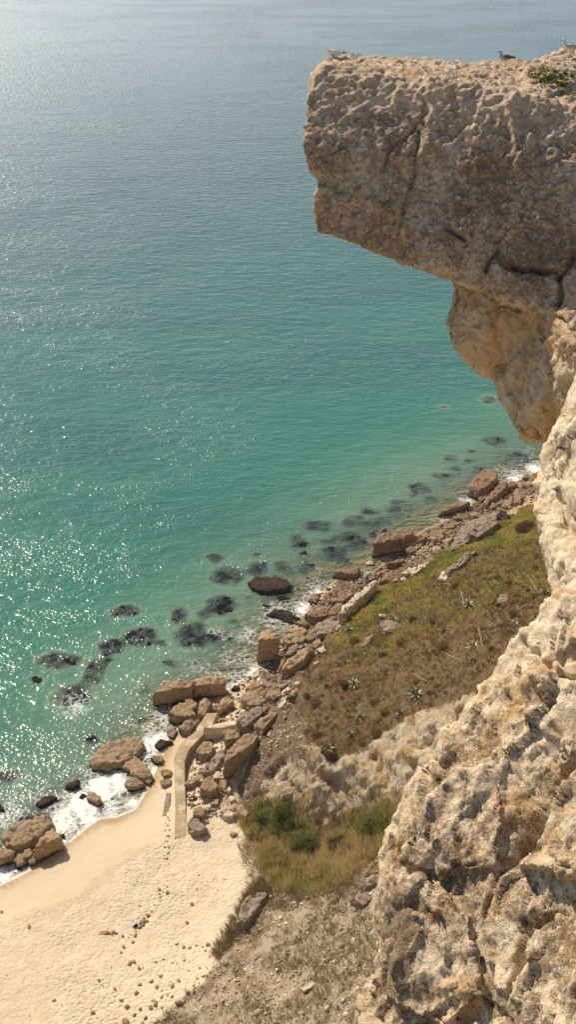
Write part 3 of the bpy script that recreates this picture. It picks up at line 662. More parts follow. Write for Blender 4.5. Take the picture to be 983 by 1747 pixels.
# ------------------------------------------------------------------ water
wx = axis(-9000, 9000, [(-58, 78, 0.4)], 0); wy = axis(-9000, 9000, [(68, 130, 0.35), (130, 225, 0.5), (225, 320, 0.8)], 0)
WX, WY = np.meshgrid(wx, wy); a_, b_ = WX.ravel(), WY.ravel(); nwx, nwy = len(wx), len(wy)
hz = height(a_, b_); s2 = shore_sd(a_, b_)
bvs = []
def bvh_of(objs):
    V = []; F = []; off = 0
    for o in objs:
        me = o.data; v = getco(me) + np.array(o.location); V.append(v)
        me.calc_loop_triangles(); tri = np.empty(len(me.loop_triangles) * 3, np.int32); me.loop_triangles.foreach_get('vertices', tri)
        F.append(tri.reshape(-1, 3) + off); off += len(v)
    return BVHTree.FromPolygons([tuple(x) for x in np.concatenate(V)], [tuple(int(y) for y in x) for x in np.concatenate(F)])
RB = bvh_of(ROCKS + SUBO)
depth = -hz.copy()
cand = np.where((a_ > -60) & (a_ < 80) & (b_ > 66) & (b_ < 320) & (s2 < 6))[0]
dn = Vector((0, 0, -1)); rockz = np.full(len(a_), -99.0)
for i in cand:
    h = RB.ray_cast(Vector((a_[i], b_[i], 60)), dn)
    if h[0] is not None: rockz[i] = h[0].z
depth = np.minimum(depth, -rockz)
_D = depth.reshape(nwy, nwx)
for _ in range(1): _D = (_D * 2 + np.roll(_D, 1, 0) + np.roll(_D, -1, 0) + np.roll(_D, 1, 1) + np.roll(_D, -1, 1)) / 6
depth = _D.ravel()
# foam
FO = [(190,1378,26,.75),(215,1382,20,.6),(150,1395,26,.8),(20,1470,40,.5),(105,1400,42,1.0),(140,1370,42,1.1),(170,1345,40,1.1),(200,1335,35,1.0),(225,1370,14,0.9),(20,1395,50,.55),(60,1360,40,.5),(265,1265,38,0.9),(285,1225,28,.8),(300,1255,22,1.0),(265,1320,25,1.0),(250,1285,20,.8),
      (0,1455,40,.5),(5,1490,20,.9),(410,1180,34,.8),(440,1155,32,.8),(370,1165,30,.55),(400,1120,40,.45),(420,1085,32,.55),(370,1080,32,.45),(470,1045,38,.65),(515,1040,28,.7),(460,1003,44,.35),(540,1010,25,.5),(500,1015,25,.3),
      (130,1202,30,.75),(105,1195,24,.45),(785,880,24,.45),(800,857,18,.7),(880,815,30,.7),(915,800,24,.9),(850,835,20,.7),(760,890,18,.45),(620,985,20,.35),(540,975,18,.25),(650,955,12,.3),
      (335,1140,36,.4),(300,1170,20,.3),(320,1105,36,.3),(380,1040,28,.15),(225,1235,40,.3),(170,1300,40,.5),(120,1330,45,.4),(30,1340,30,.3),(900,770,30,.4),(860,800,25,.4)]
wpx, wpy = proj(a_, b_, np.zeros_like(a_))
foam = np.zeros(len(a_))
inf = (b_ * cd_ + CAMH * sd_) > 5
for x0, y0, r, k in FO:
    c0 = W(x0, y0, 0); r0 = abs(W(x0 + r, y0, 0).x - c0.x)
    foam = np.maximum(foam, k * np.exp(-((a_ - c0.x) ** 2 + ((b_ - c0.y) / 1.35) ** 2) / r0 ** 2))
foam += 0.30 * np.exp(-np.abs(s2) / 2.2)
Fq = np.arange(nwx * nwy).reshape(nwy, nwx)
Q2 = np.stack([Fq[:-1, :-1], Fq[:-1, 1:], Fq[1:, 1:], Fq[1:, :-1]], -1).reshape(-1, 4)
keep = (s2[Q2].min(1) < 4.0)
Q2 = Q2[keep]; u, inv = np.unique(Q2, return_inverse=True)
swell = np.where(s2 < 0, fbm(np.stack([a_ * .16, b_ * .22, a_ * 0], 1), 2, 200) * 0.07 * np.clip(-s2 / 12, 0, 1), 0)
wm = npmesh('water', np.stack([a_, b_, swell], 1)[u], inv.reshape(-1, 4))
attr(wm, 'depth', np.clip(depth[u], -1, 30)); attr(wm, 'foam', foam[u]); attr(wm, 'swash', ((wpx < 275) & (wpy > 1300) & (s2 > -3))[u].astype(float)); attr(wm, 'shore', np.clip(-s2[u], -4, 3000))
t = NT('water')
dep = t.math('MAXIMUM', t.attr('depth'), 0.0); fo = t.attr('foam'); shr = t.attr('shore')
op = t.math('SUBTRACT', 1.0, t.math('POWER', 2.718, t.math('MULTIPLY', t.math('POWER', dep, 1.45), -0.62)))
big = t.noise(0.012, 3, 0.5, vec=t.map((1, 2.6, 1), (0, 0, 0.2)))
body = t.mix(t.rng(dep, 0.2, 5.0), (0.20, 0.31, 0.19), (0.030, 0.165, 0.112))
body = t.mix(t.rng(shr, 15, 220, smooth=False), body, (0.014, 0.092, 0.082))
body = t.mix(t.rng(shr, 180, 900, smooth=False), body, (0.034, 0.100, 0.105))
body = t.mix(t.math('MULTIPLY', t.rng(big, 0.42, 0.62), 0.35), body, (0.014, 0.075, 0.075))
# wind ripples
p = t.map((1, 1.7, 1), (0, 0, 0.12))
h = t.math('MULTIPLY', t.noise(0.22, 3, 0.6, vec=p), 0.55)
farw = t.rng(shr, 80, 450, 1.0, 2.6)
gs2 = t.rng(t.noise(0.011, 3, 0.6, vec=t.map((1, 2.0, 1), (0, 0, -0.15))), 0.42, 0.60, 0.6, 1.35)
h = t.math('ADD', h, t.math('MULTIPLY', t.math('MULTIPLY', t.noise(0.7, 1.5, 0.5, vec=p), 0.16), t.math('MULTIPLY', farw, gs2)))
gust = t.rng(t.noise(0.03, 3, 0.6, vec=t.map((1, 2.2, 1), (0, 0, -0.2))), 0.38, 0.62, 0.35, 1.5)
fr = t.math('MULTIPLY', t.noise(2.1, 1.2, 0.6), 0.11)
h = t.math('ADD', h, t.math('MULTIPLY', fr, gust))
nrm = t.bump(h, 1.0, 1.0)
fres = t.n('ShaderNodeFresnel'); fres.inputs['IOR'].default_value = 1.33; t.t.links.new(nrm, fres.inputs['Normal'])
gl = t.n('ShaderNodeBsdfGlossy'); t.put(gl.inputs['Roughness'], t.rng(shr, 120, 650, 0.21, 0.34)); t.t.links.new(nrm, gl.inputs['Normal']); gl.inputs['Color'].default_value = (1, 1, 1, 1)
nb = t.bump(h, 0.5, 1.0)
df = t.n('ShaderNodeBsdfDiffuse'); t.put(df.inputs[0], body); t.t.links.new(nb, df.inputs['Normal'])
tr = t.n('ShaderNodeBsdfTransparent'); tr.inputs[0].default_value = (0.80, 0.93, 0.86, 1)
m1 = t.n('ShaderNodeMixShader'); t.put(m1.inputs[0], op); t.t.links.new(tr.outputs[0], m1.inputs[1]); t.t.links.new(df.outputs[0], m1.inputs[2])
m2 = t.n('ShaderNodeMixShader'); t.put(m2.inputs[0], fres.outputs[0]); t.t.links.new(m1.outputs[0], m2.inputs[1]); t.t.links.new(gl.outputs[0], m2.inputs[2])
# foam lace
fn = t.noise(0.55, 5, 0.65, dist=1.2); lace = t.vor(1.1, feature='DISTANCE_TO_EDGE', vec=None); wn = t.noise(2.5, 4, 0.7)
lc = t.rng(t.math('ADD', lace, t.math('MULTIPLY', wn, 0.25)), 0.33, 0.12)
f1 = t.math('ADD', fo, t.math('MULTIPLY', t.math('SUBTRACT', fn, 0.5), 1.5))
f1 = t.math('ADD', f1, t.math('MULTIPLY', t.math('SUBTRACT', wn, 0.5), 0.9))
solid = t.rng(f1, 0.62, 0.95)
fac = t.math('MAXIMUM', solid, t.math('MULTIPLY', lc, t.rng(f1, 0.22, 0.7, 0, 0.6)))
rim = t.math('MULTIPLY', t.rng(t.attr('depth'), 0.045, 0.015), t.rng(t.attr('depth'), -0.012, 0.0))
rim = t.math('MULTIPLY', rim, t.attr('swash'))
fac = t.math('MAXIMUM', fac, t.math('MULTIPLY', rim, 0.8), clamp=True)
fb = t.bsdf((0.78, 0.78, 0.74), 0.6, t.bump(wn, 0.8, 0.12), 0.3)
m3 = t.n('ShaderNodeMixShader'); t.put(m3.inputs[0], fac); t.t.links.new(m2.outputs[0], m3.inputs[1]); t.t.links.new(fb, m3.inputs[2])
MW = t.done(m3.outputs[0])
tag(link('water', wm, MW), kind='structure')
print('water', len(u), round(time.time() - T0, 1))
# ------------------------------------------------------------------ near cliff
def hull_bm(pts_sets):
    bm = bmesh.new()
    for pts in pts_sets:
        b2 = bmesh.new()
        for p in pts: b2.verts.new(p)
        bmesh.ops.convex_hull(b2, input=b2.verts[:], use_existing_faces=False)
        lo = [v for v in b2.verts if not v.link_faces]
        if lo: bmesh.ops.delete(b2, geom=lo, context='VERTS')
        mt = bpy.data.meshes.new('t'); b2.to_mesh(mt); b2.free(); bm.from_mesh(mt); bpy.data.meshes.remove(mt)
    return bm
def remesh(bm, vox, name, smooth_it=3):
    me = bpy.data.meshes.new(name + '_src'); bm.to_mesh(me); bm.free()
    o = bpy.data.objects.new('tmp', me); C.objects.link(o)
    m = o.modifiers.new('r', 'REMESH'); m.mode = 'VOXEL'; m.voxel_size = vox; m.use_smooth_shade = True
    if smooth_it:
        s = o.modifiers.new('s', 'SMOOTH'); s.factor = 0.5; s.iterations = smooth_it
    dg = bpy.context.evaluated_depsgraph_get(); dg.update()
    me2 = bpy.data.meshes.new_from_object(o.evaluated_get(dg)); me2.name = name
    bpy.data.objects.remove(o); bpy.data.meshes.remove(me)
    return me2
def polyd(px, py, line):
    """distance (px) to a polyline and signed side"""
    best = np.full(px.shape, 1e9); side = np.zeros(px.shape)
    for (x1, y1), (x2, y2) in zip(line[:-1], line[1:]):
        dx, dy = x2 - x1, y2 - y1; L2 = dx * dx + dy * dy + 1e-9
        t = np.clip(((px - x1) * dx + (py - y1) * dy) / L2, 0, 1)
        ex, ey = px - (x1 + t * dx), py - (y1 + t * dy); e = np.hypot(ex, ey); m = e < best
        best = np.where(m, e, best); side = np.where(m, np.sign(dx * ey - dy * ex), side)
    return best, side
def rough(me, amps, cracks=(), seed=0, knob=0.0, flute=0.0, steps=(), fa=(1, 1, 1), an=None, inset=0.0):
    V = getco(me); Nn = getno(me)
    q = V + seed * 5.3
    wq = q + 0.6 * np.stack([fbm(q * 0.5, 2, 300 + i) for i in range(3)], 1)
    a0, a1, a2 = amps
    d = a0 * fbm(wq * 0.38, 3, 310) * 1.5 + a1 * (fbm(wq * 1.3, 4, 312, 0.55) + 0.7 * ridge(wq * 0.9, 3, 316) - 0.2) + a2 * fbm(q * 5.5, 3, 318, 0.6)
    fq = wq if an is None else wq @ an
    d += fa[0] * 0.20 * facet(fq * 0.75, 360) + fa[1] * 0.12 * facet(fq * 2.2, 370) + fa[2] * 0.055 * facet((q if an is None else q @ an) * 5.0, 380) - inset
    if flute: d += flute * ridge(wq * np.array([1.1, 1.1, 0.28]), 4, 320)
    d1, d2 = voro(wq * 0.42 + 0.35 * np.stack([fbm(q * 1.5, 2, 304 + i) for i in range(3)], 1), 330); d -= a1 * 1.1 * np.exp(-((d2 - d1) / 0.03) ** 2) * sstep(0.05, 0.3, fbm(q * 0.5, 2, 333))
    e1, e2 = voro(wq * np.array([2.6, 2.6, 2.0]), 334); d += a1 * 0.35 * (0.5 - e1)
    if knob is not None and np.any(knob):
        k1, k2 = voro(q * 4.6 + 0.25 * fbm(q * 3, 2, 339)[:, None], 340); k3, k4 = voro(q * 9.5, 342)
        kn = knob(V, Nn) if callable(knob) else knob
        d += kn * ((0.55 - k1) * 0.16 + (0.5 - k3) * 0.07)
    if len(cracks) or len(steps):
        px, py = proj(V[:, 0], V[:, 1], V[:, 2])
        wob = 5 * fbm(q * 1.6, 3, 350)
        view = np.array([0, 0, CAMH]) - V; fr = (view * Nn).sum(1) > -0.5
        for line, w, dep in cracks:
            e, s = polyd(px + wob, py + wob * 0.7, line); d -= np.where(fr, dep * np.exp(-(e / w) ** 2), 0)
        for line, w, amt, reach in steps:
            e, s = polyd(px + wob, py + wob * 0.7, line)
            d += np.where(fr, amt * np.clip(s * e / w, 0, 1) * np.exp(-(e / reach) ** 2), 0)
    setco(me, V + Nn * d[:, None])
    return V
def PP(L): return [P(*a) for a in L]
def back(L, dd, dx=0, dy=0): return [P(a, b, c + dd) + Vector((dx, 0, dy)) for a, b, c in L]

M_OVER = rock_mat('limestone_shaded', (0.50, 0.36, 0.23), (0.70, 0.55, 0.38), (0.18, 0.115, 0.07), (0.56, 0.34, 0.14), 0.45, 0.55, 1.3, 0.9, 0.035, lich=0.3, stain_shade_attr=True)
M_BULGE = rock_mat('limestone_bounce_gold', (0.62, 0.46, 0.28), (0.74, 0.60, 0.41), (0.32, 0.21, 0.125), (0.62, 0.38, 0.15), 0.35, 0.9, 1.4, 1.0, 0.035, stain_shade_attr=True)  # golden albedo raised to imitate warm bounce light on the bulges
M_PILL = rock_mat('limestone_cream', (0.62, 0.49, 0.32), (0.76, 0.65, 0.47), (0.26, 0.18, 0.11), (0.58, 0.38, 0.18), 0.1, 0.5, 1.4, 0.8, 0.03, stain_shade_attr=True)
M_FACE = rock_mat('limestone_weathered', (0.62, 0.465, 0.285), (0.84, 0.70, 0.49), (0.17, 0.105, 0.055), (0.62, 0.37, 0.13), 0.55, 0.65, 2.0, 0.9, 0.026, stain_shade_attr=True)

# 1. the overhanging block with its rubbly top
ov = [
 PP([(556,108,33.6),(536,128,33.4),(526,175,33.2),(521,240,33),(528,285,33.1),(541,318,33.4),(600,330,32.8),(700,340,32.4),(800,340,32),(1000,340,31),(1250,330,30),
     (620,128,33.2),(750,142,32.8),(860,165,32.2),(1000,188,31.5),(1250,215,30.4),
     (562,96,35.6),(600,93,36.2),(680,101,36.8),(760,114,37.4),(830,124,38),(1000,122,38.5),(1250,118,39),
     (535,150,36),(528,220,36),(560,300,37),(700,330,39),(1000,330,40),(1250,330,40)]),
 PP([(541,318,33.3),(540,360,33.4),(546,392,33.6),(600,413,33.2),(680,433,32.8),(770,468,32.2),(830,494,31.9),(900,525,31.4),(983,560,30.9),(1250,620,30),(1250,300,30),(1000,300,31),(700,300,32.4),(560,300,33),
     (560,330,36.5),(560,392,35.5),(700,430,37),(850,480,38),(1000,540,38),(1250,600,39),(1250,300,40),(700,300,38)]),
 # mound at the right end of the top
 PP([(884,128,34),(900,113,35),(930,100,35.4),(945,88,35.6),(965,80,36),(1010,78,36),(1080,84,36),(1250,90,36),(895,150,33),(983,170,32.2),(1250,190,31),(910,140,37),(1100,130,37.5),(1250,120,37.5)])]
me = remesh(hull_bm(ov), 0.052, 'cliff_overhang', 4)
def knob_top(V, Nn):
    px, py = proj(V[:, 0], V[:, 1], V[:, 2])
    edge = 118 + 0.20 * (px - 540)
    return 0.15 + 0.38 * np.clip(sstep(edge + 42, edge + 5, py + 25 * fbm(V * 1.2, 2, 9)) + sstep(0.3, 0.8, Nn[:, 2]), 0, 1)
crk = [([(726,190),(712,205),(698,224),(670,242),(660,258),(655,275),(650,290)], 3.2, .20), ([(713,220),(706,300),(698,320),(690,345),(683,372),(678,400)], 2.6, .15),
       ([(876,455),(890,460),(905,458),(930,462),(948,460)], 4.5, .4), ([(955,470),(960,500),(945,530)], 4, .4), ([(983,430),(965,460),(952,470)], 6, .35),
       ([(848,425),(838,440),(830,462)], 4, .3), ([(766,390),(780,400),(795,410)], 3, .2), ([(775,230),(790,215)], 4, .15), ([(640,250),(625,300),(640,330)], 5, .10),
       ([(870,180),(882,250),(885,290)], 8, -.18), ([(905,230),(890,270)], 6, -.16), ([(730,140),(735,200),(725,260)], 10, -.08)]
V = rough(me, (0.12, 0.05, 0.045), crk, 1, knob_top, 0.04, fa=(0.30, 0.35, 0.95), inset=0.06)
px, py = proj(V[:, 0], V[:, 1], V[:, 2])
top = sstep(200 + 0.15 * (px - 540), 130 + 0.15 * (px - 540), py)  # top rim coloured paler, front below it darker
attr(me, 'stain_shade', np.clip(0.55 - top * 1.3 + 0.6 * np.exp(-((px - 900) / 110) ** 2) * sstep(180, 380, py) - sstep(430, 500, py) * 0.8, -1, 1))
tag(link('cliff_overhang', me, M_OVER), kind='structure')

# 2. the bulges hanging under it
bu = [
 PP([(778,455,34.4),(783,490,34.2),(765,520,34.2),(757,550,34.2),(763,580,34.2),(785,606,34.4),(806,636,34.8),(826,643,34.8),(852,640,34.2),(900,600,33),(960,560,32),(1100,500,31.5),(1100,640,32),
     (800,440,37),(775,550,36),(800,620,36.5),(850,640,37),(1100,640,37),(1100,450,37),(960,520,31.8)]),
 PP([(846,600,33.8),(850,640,33.9),(858,678,33.8),(868,712,33.6),(884,745,33.4),(905,758,33.2),(930,754,32.8),(945,700,32),(960,620,31.2),(1060,600,30.6),(1060,760,31),
     (870,600,36),(866,690,35.6),(890,745,35.2),(920,757,35.2),(1060,760,36),(1060,560,36),(900,560,32.8)]),
 PP([(940,520,31),(983,560,29.6),(1100,600,29),(935,600,31.5),(950,680,31),(983,720,30),(1100,740,29.4),(1000,520,34),(1100,740,34),(960,700,34)])]
me = remesh(hull_bm(bu), 0.062, 'cliff_bulge', 6)
V = rough(me, (0.15, 0.09, 0.06), [([(850,560),(858,610),(850,650)], 6, .14), ([(935,600),(945,660),(940,720)], 8, .15), ([(826,628),(840,634),(850,630)], 5, .3), ([(940,530),(983,565)], 8, .25)], 2,
          lambda V, Nn: 0.8 * sstep(890, 960, proj(V[:, 0], V[:, 1], V[:, 2])[0]), 0.07, fa=(0.6, 0.5, 0.8), inset=0.05)
px, py = proj(V[:, 0], V[:, 1], V[:, 2])
attr(me, 'stain_shade', 0.9 * sstep(900, 960, px) * sstep(640, 560, py) - 0.3)
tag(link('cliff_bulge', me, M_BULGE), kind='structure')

# 3. the sunlit rib on the right
pi_ = [
 PP([(1060,600,27.5),(975,648,27.5),(958,680,27.4),(945,715,27.2),(934,752,27),(940,800,26.6),(1060,800,25.5),(1060,640,26),(1000,640,30),(955,740,29),(1060,800,30)]),
 PP([(936,742,26.6),(919,765,26.8),(922,800,26.8),(914,838,26.6),(913,868,26.2),(925,905,25.8),(960,930,24.6),(1060,940,24),(1060,760,25.4),(940,760,28.5),(930,860,28.5),(1060,900,29)]),
 PP([(925,880,25.6),(920,925,25.4),(924,962,25),(938,988,24.6),(945,1012,24),(950,1040,23.6),(1060,1040,22.5),(1060,880,24),(940,900,27.5),(950,1000,26.5),(1060,1000,27)]),
 # darker boulder-like mass nearer the camera
 PP([(983,690,24.6),(962,715,24.8),(948,742,24.8),(940,790,24.6),(946,830,24.2),(956,870,23.8),(975,905,23.4),(1060,930,22.8),(1060,700,23.6),(990,760,23.4),(985,850,22.9),(970,780,27),(1060,800,27)]),
 PP([(958,1000,22.6),(962,985,22.8),(975,978,22.8),(1040,980,22.2),(958,1022,22.2),(983,1036,21.8),(1060,1036,21.5),(980,1000,25),(1060,1000,25)])]
me = remesh(hull_bm(pi_), 0.05, 'cliff_rib', 5)
V = rough(me, (0.09, 0.05, 0.03), [([(983,690),(958,730),(941,760),(937,800),(945,835),(958,880),(983,912)], 5, .18), ([(962,965),(955,990),(958,1020),(983,1035)], 4, .18)], 3, 0.22, 0.03, fa=(0.8, 0.25, 0.45), inset=0.05)
px, py = proj(V[:, 0], V[:, 1], V[:, 2])
attr(me, 'stain_shade', -0.8 + 2.4 * inpoly(px + 6 * fbm(V * 1.5, 2, 1), py + 8 * fbm(V * 1.5, 2, 2), [(1100,720),(965,735),(946,760),(944,785),(950,800),(983,802),(1100,800)]) + 1.5 * inpoly(px, py, [(975,830),(960,870),(985,915),(1100,930),(1100,830)]))  # dark shade on the inner part of the rib, put into its colour
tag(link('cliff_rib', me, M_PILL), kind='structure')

# 4. the big slanting face in the foreground
def dF(px, py): return 16.2 - 0.0050 * (px - 700) + 0.0036 * (1380 - py)
sil = [(952,1015),(925,1038),(880,1092),(858,1122),(833,1168),(800,1202),(768,1245),(742,1292),(712,1332),(682,1382),(660,1420),(647,1455),(645,1490),(640,1560),(640,1620),(634,1662),(622,1712),(612,1760),(600,1900)]
sil = [(a, b, dF(a, b) + 0.28) for a, b in sil]
inn = [(a + 55, b + 12, dF(a + 55, b + 12) + 0.05) for a, b, _ in sil]
mid = [(1060,1040),(1000,1150),(1000,1250),(960,1350),(900,1450),(900,1550),(850,1650),(850,1750),(820,1900)]
md = [0, .35, -.15, .1, .3, -.2, .25, -.1, 0]
mid = [(a, b, dF(a, b) + m) for (a, b), m in zip(mid, md)]
rgt = [(1200, b, dF(1200, b) + m) for b, m in zip((1010,1150,1300,1450,1600,1750,1900), (0,.2,-.3,.2,-.2,.2,0))]
sets = []
for k in range(len(sil) - 2):
    seg = sil[k:k + 3]; y0, y1 = seg[0][1], seg[-1][1]
    mm = []
    for yy in (y0, y1):
        for tab in (inn, mid, rgt):
            ys = [a[1] for a in tab]
            mm.append((float(np.interp(yy, ys, [a[0] for a in tab])), yy, float(np.interp(yy, ys, [a[2] for a in tab]))))
    pts = PP(seg) + PP(mm)
    pts += [p + Vector((1.2, 2.2, -1.6)) for p in PP(seg)] + [p + Vector((1.5, 2.5, -3)) for p in PP(mm)]
    sets.append(pts)
NB = len(sets)
# the mass going on to the right and below
q4 = [(1200,1010,dF(1200,1010)),(1200,1900,dF(1200,1900)),(1500,1000,dF(1500,1000)-.3),(1500,1900,dF(1500,1900)-.3)]
sets.append(PP(q4) + [p + Vector((3, 1, -6)) for p in PP(q4)])
# second slabs lying on the face, lower right and centre
def slab(pts, up, thick=1.0):
    q = [(a, b, dF(a, b) - up * (0.25 if k < 0 else 1)) for k, (a, b) in enumerate(pts)]
    sets.append(PP(q) + [P(a, b, c + thick) for a, b, c in q])
slab([(985,1288),(940,1355),(925,1380),(905,1440),(885,1478),(1200,1290),(1200,1520),(960,1490)], 0.42)
slab([(905,1578),(985,1548),(1200,1500),(895,1640),(888,1747),(885,1900),(1200,1900)], 0.40)
slab([(700,1400),(760,1330),(860,1290),(850,1480),(760,1490),(690,1470)], 0.22)
slab([(905,1165),(960,1135),(1200,1110),(1200,1260),(985,1300),(920,1240)], 0.25)
slab([(655,1530),(720,1500),(800,1560),(820,1700),(760,1760),(650,1700)], 0.25)
me = remesh(hull_bm(sets), 0.038, 'cliff_face', 3)
_al = (P(690, 1560, 15.6) - P(800, 1200, 16.3)).normalized(); _al = np.array(_al)     # down the slant of the face
AN = np.eye(3) - 0.45 * np.outer(_al, _al)
def C8(L): return [(640 + a / 2.061, 900 + b / 2.061) for a, b in L]
crk = [(C8([(707,805),(670,850),(640,890),(612,950),(585,1010),(540,1080),(500,1150),(470,1190),(440,1215)]), 5, .26), (C8([(600,1140),(640,1185),(700,1200)]), 3, .08),
       (C8([(707,1340),(640,1345),(600,1370),(548,1400),(535,1440),(530,1520),(505,1600),(492,1660),(495,1747)]), 4.5, .20), (C8([(440,1215),(420,1290),(390,1340),(385,1400)]), 4, .10),
       (C8([(515,390),(535,430),(575,440),(590,485),(640,510),(707,535)]), 3.5, .16), (C8([(210,770),(205,810),(235,835)]), 3, .12), (C8([(545,280),(560,305),(600,300)]), 3, .08),
       (C8([(350,1180),(300,1200),(250,1180)]), 4, .08), (C8([(130,1060),(100,1120),(60,1180)]), 5, .08), (C8([(640,240),(600,245),(575,235)]), 5, .15), (C8([(470,840),(520,900),(540,960),(600,990)]), 3, .05)]
V = rough(me, (0.07, 0.042, 0.04), crk, 4, 0.20, 0.05, fa=(0.5, 0.38, 1.1), an=AN, inset=0.05)
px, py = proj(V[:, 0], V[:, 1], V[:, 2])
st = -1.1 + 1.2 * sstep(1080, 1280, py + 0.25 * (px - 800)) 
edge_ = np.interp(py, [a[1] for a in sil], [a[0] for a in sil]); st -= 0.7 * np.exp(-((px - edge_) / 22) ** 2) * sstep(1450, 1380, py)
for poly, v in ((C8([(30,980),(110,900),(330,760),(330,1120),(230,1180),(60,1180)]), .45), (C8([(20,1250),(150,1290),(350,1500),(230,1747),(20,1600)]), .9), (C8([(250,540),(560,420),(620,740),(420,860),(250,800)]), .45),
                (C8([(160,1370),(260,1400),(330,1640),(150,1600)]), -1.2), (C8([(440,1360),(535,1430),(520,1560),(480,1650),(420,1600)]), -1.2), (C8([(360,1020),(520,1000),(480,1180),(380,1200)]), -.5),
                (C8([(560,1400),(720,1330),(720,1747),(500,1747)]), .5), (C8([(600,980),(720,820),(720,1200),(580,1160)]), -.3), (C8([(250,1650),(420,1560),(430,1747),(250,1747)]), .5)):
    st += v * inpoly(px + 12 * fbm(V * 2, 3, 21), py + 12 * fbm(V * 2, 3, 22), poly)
attr(me, 'stain_shade', -0.5 + 0.5 * sstep(1180, 1400, py + 0.3 * (px - 800)) - 0.5 * np.exp(-((px - edge_) / 14) ** 2) + st * 0.7 + 1.3 * fbm(V * 6.0, 4, 77, 0.75) + 0.6 * fbm((V @ AN) * 0.9, 3, 78))
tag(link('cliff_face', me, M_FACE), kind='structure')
print({o.name: len(o.data.vertices) for o in C.objects if o.name.startswith('cliff')})
print('cliffs', round(time.time() - T0, 1))
# ------------------------------------------------------------------ walkway
t = NT('old_concrete')
f = t.math('ADD', t.math('MULTIPLY', t.noise(0.9, 5, 0.6), 0.6), t.math('MULTIPLY', t.noise(9, 4, 0.7), 0.4))
c = t.mix(t.rng(f, 0.35, 0.65), (0.34, 0.25, 0.15), (0.46, 0.35, 0.215))
c = t.mix(t.rng(t.noise(2.2, 5, 0.7), 0.60, 0.72), c, (0.26, 0.19, 0.12))
sm_ = t.rng(t.math('ADD', t.noise(0.5, 4, 0.6), t.math('MULTIPLY', t.noise(6, 3), .25)), 0.62, 0.72)
c = t.mix(sm_, c, (0.58, 0.46, 0.30))
MCON = t.done(t.bsdf(c, 0.92, t.bump(t.noise(14, 4, 0.7), 0.5, 0.05), 0.15))
Lw = [(352,1216,2.2),(344,1230,2.2),(336,1241,2.2),(334,1248,2.2),(317,1260,2.2),(303,1276,2.2),(296,1296,2.15),(297,1320,2.1),(298,1350,2.05),(299,1380,2.0),(298,1405,1.95),(297,1430,1.9)]
Rw = [(371,1216,2.2),(364,1232,2.2),(357,1244,2.2),(350,1250,2.2),(336,1264,2.2),(323,1278,2.2),(315,1298,2.15),(315,1320,2.1),(316,1350,2.05),(317,1380,2.0),(317,1402,1.95),(318,1425,1.9)]
bm = bmesh.new(); cols = []
for (a, b, z), (c_, d_, z2) in zip(Lw, Rw):
    l = W(a, b, z); r = W(c_, d_, z2); g1 = min(gz(l.x, l.y), gz(r.x, r.y)) - 0.6; g1 = min(g1, z - 0.8)
    cols.append([bm.verts.new(v) for v in (l, r, (r.x + .06, r.y, g1), (l.x - .06, l.y, g1))])
for q1, q2 in zip(cols[:-1], cols[1:]):
    for i in range(4):
        j = (i + 1) % 4; bm.faces.new((q1[i], q1[j], q2[j], q2[i]))
bm.faces.new(cols[0][::-1]); bm.faces.new(cols[-1])
bmesh.ops.recalc_face_normals(bm, faces=bm.faces[:])
bmesh.ops.bevel(bm, geom=[e for e in bm.edges if e.calc_face_angle(0) > 0.7], offset=0.04, segments=1, affect='EDGES')
for _ in range(4):
    es = [e for e in bm.edges if e.calc_length() > 0.35]
    if es: bmesh.ops.subdivide_edges(bm, edges=es, cuts=1)
    bmesh.ops.triangulate(bm, faces=[f for f in bm.faces if len(f.verts) > 4])
me = bpy.data.meshes.new('walkway'); bm.to_mesh(me); bm.free()
V = getco(me); Nn = getno(me); setco(me, V + Nn * (fbm(V * 1.3, 4, 400) * 0.035)[:, None])
o = link('walkway', me, MCON, smooth=False); tag(o, kind='structure')
B('D', [(66,345),(110,330),(210,312),(298,290),(318,305),(318,325),(270,340),(200,352),(120,358)], 1.9, 'p', 'slab with a bright flat pale top lying across the upper end of the walkway', name='concrete_slab', flare=0.0, amp=0.03, L=0.2, smooth=1, strat=0)
# low broken kerb in the sand beside the walkway
B('C', [(140,925),(150,860),(160,812),(178,815),(180,860),(165,930)], 0.25, 'g', 'low flat strip of old masonry sunk in sand left of the walkway', name='concrete_slab', amp=0.03)

# ------------------------------------------------------------------ lofted creatures
def loft(name, spine, n=14, mat=None, parent=None, sub=1):
    """spine: (x,y,z, rw, rh) ; rings perpendicular to the spine"""
    pts = [Vector(s[:3]) for s in spine]; V = []; F = []
    for i, s in enumerate(spine):
        t_ = (pts[min(i + 1, len(pts) - 1)] - pts[max(i - 1, 0)]).normalized()
        side = Vector((0, 1, 0)); up = side.cross(t_).normalized()
        if up.z < 0: up = -up
        if abs(t_.y) > 0.9: side = Vector((1, 0, 0)); up = Vector((0, 0, 1))
        for k in range(n):
            a = k / n * 2 * math.pi
            V.append(pts[i] + side * math.cos(a) * s[3] + up * math.sin(a) * s[4])
    for i in range(len(spine) - 1):
        for k in range(n):
            F.append((i * n + k, i * n + (k + 1) % n, (i + 1) * n + (k + 1) % n, (i + 1) * n + k))
    bm = bmesh.new(); vs_ = [bm.verts.new(v) for v in V]
    for f_ in F: bm.faces.new([vs_[q] for q in f_])
    bm.faces.new(vs_[:n][::-1]); bm.faces.new(vs_[-n:])
    bmesh.ops.recalc_face_normals(bm, faces=bm.faces[:])
    me = bpy.data.meshes.new(name); bm.to_mesh(me); bm.free()
    o = link(name, me, mat, parent)
    if sub: m = o.modifiers.new('s', 'SUBSURF'); m.levels = sub; m.render_levels = sub
    return o
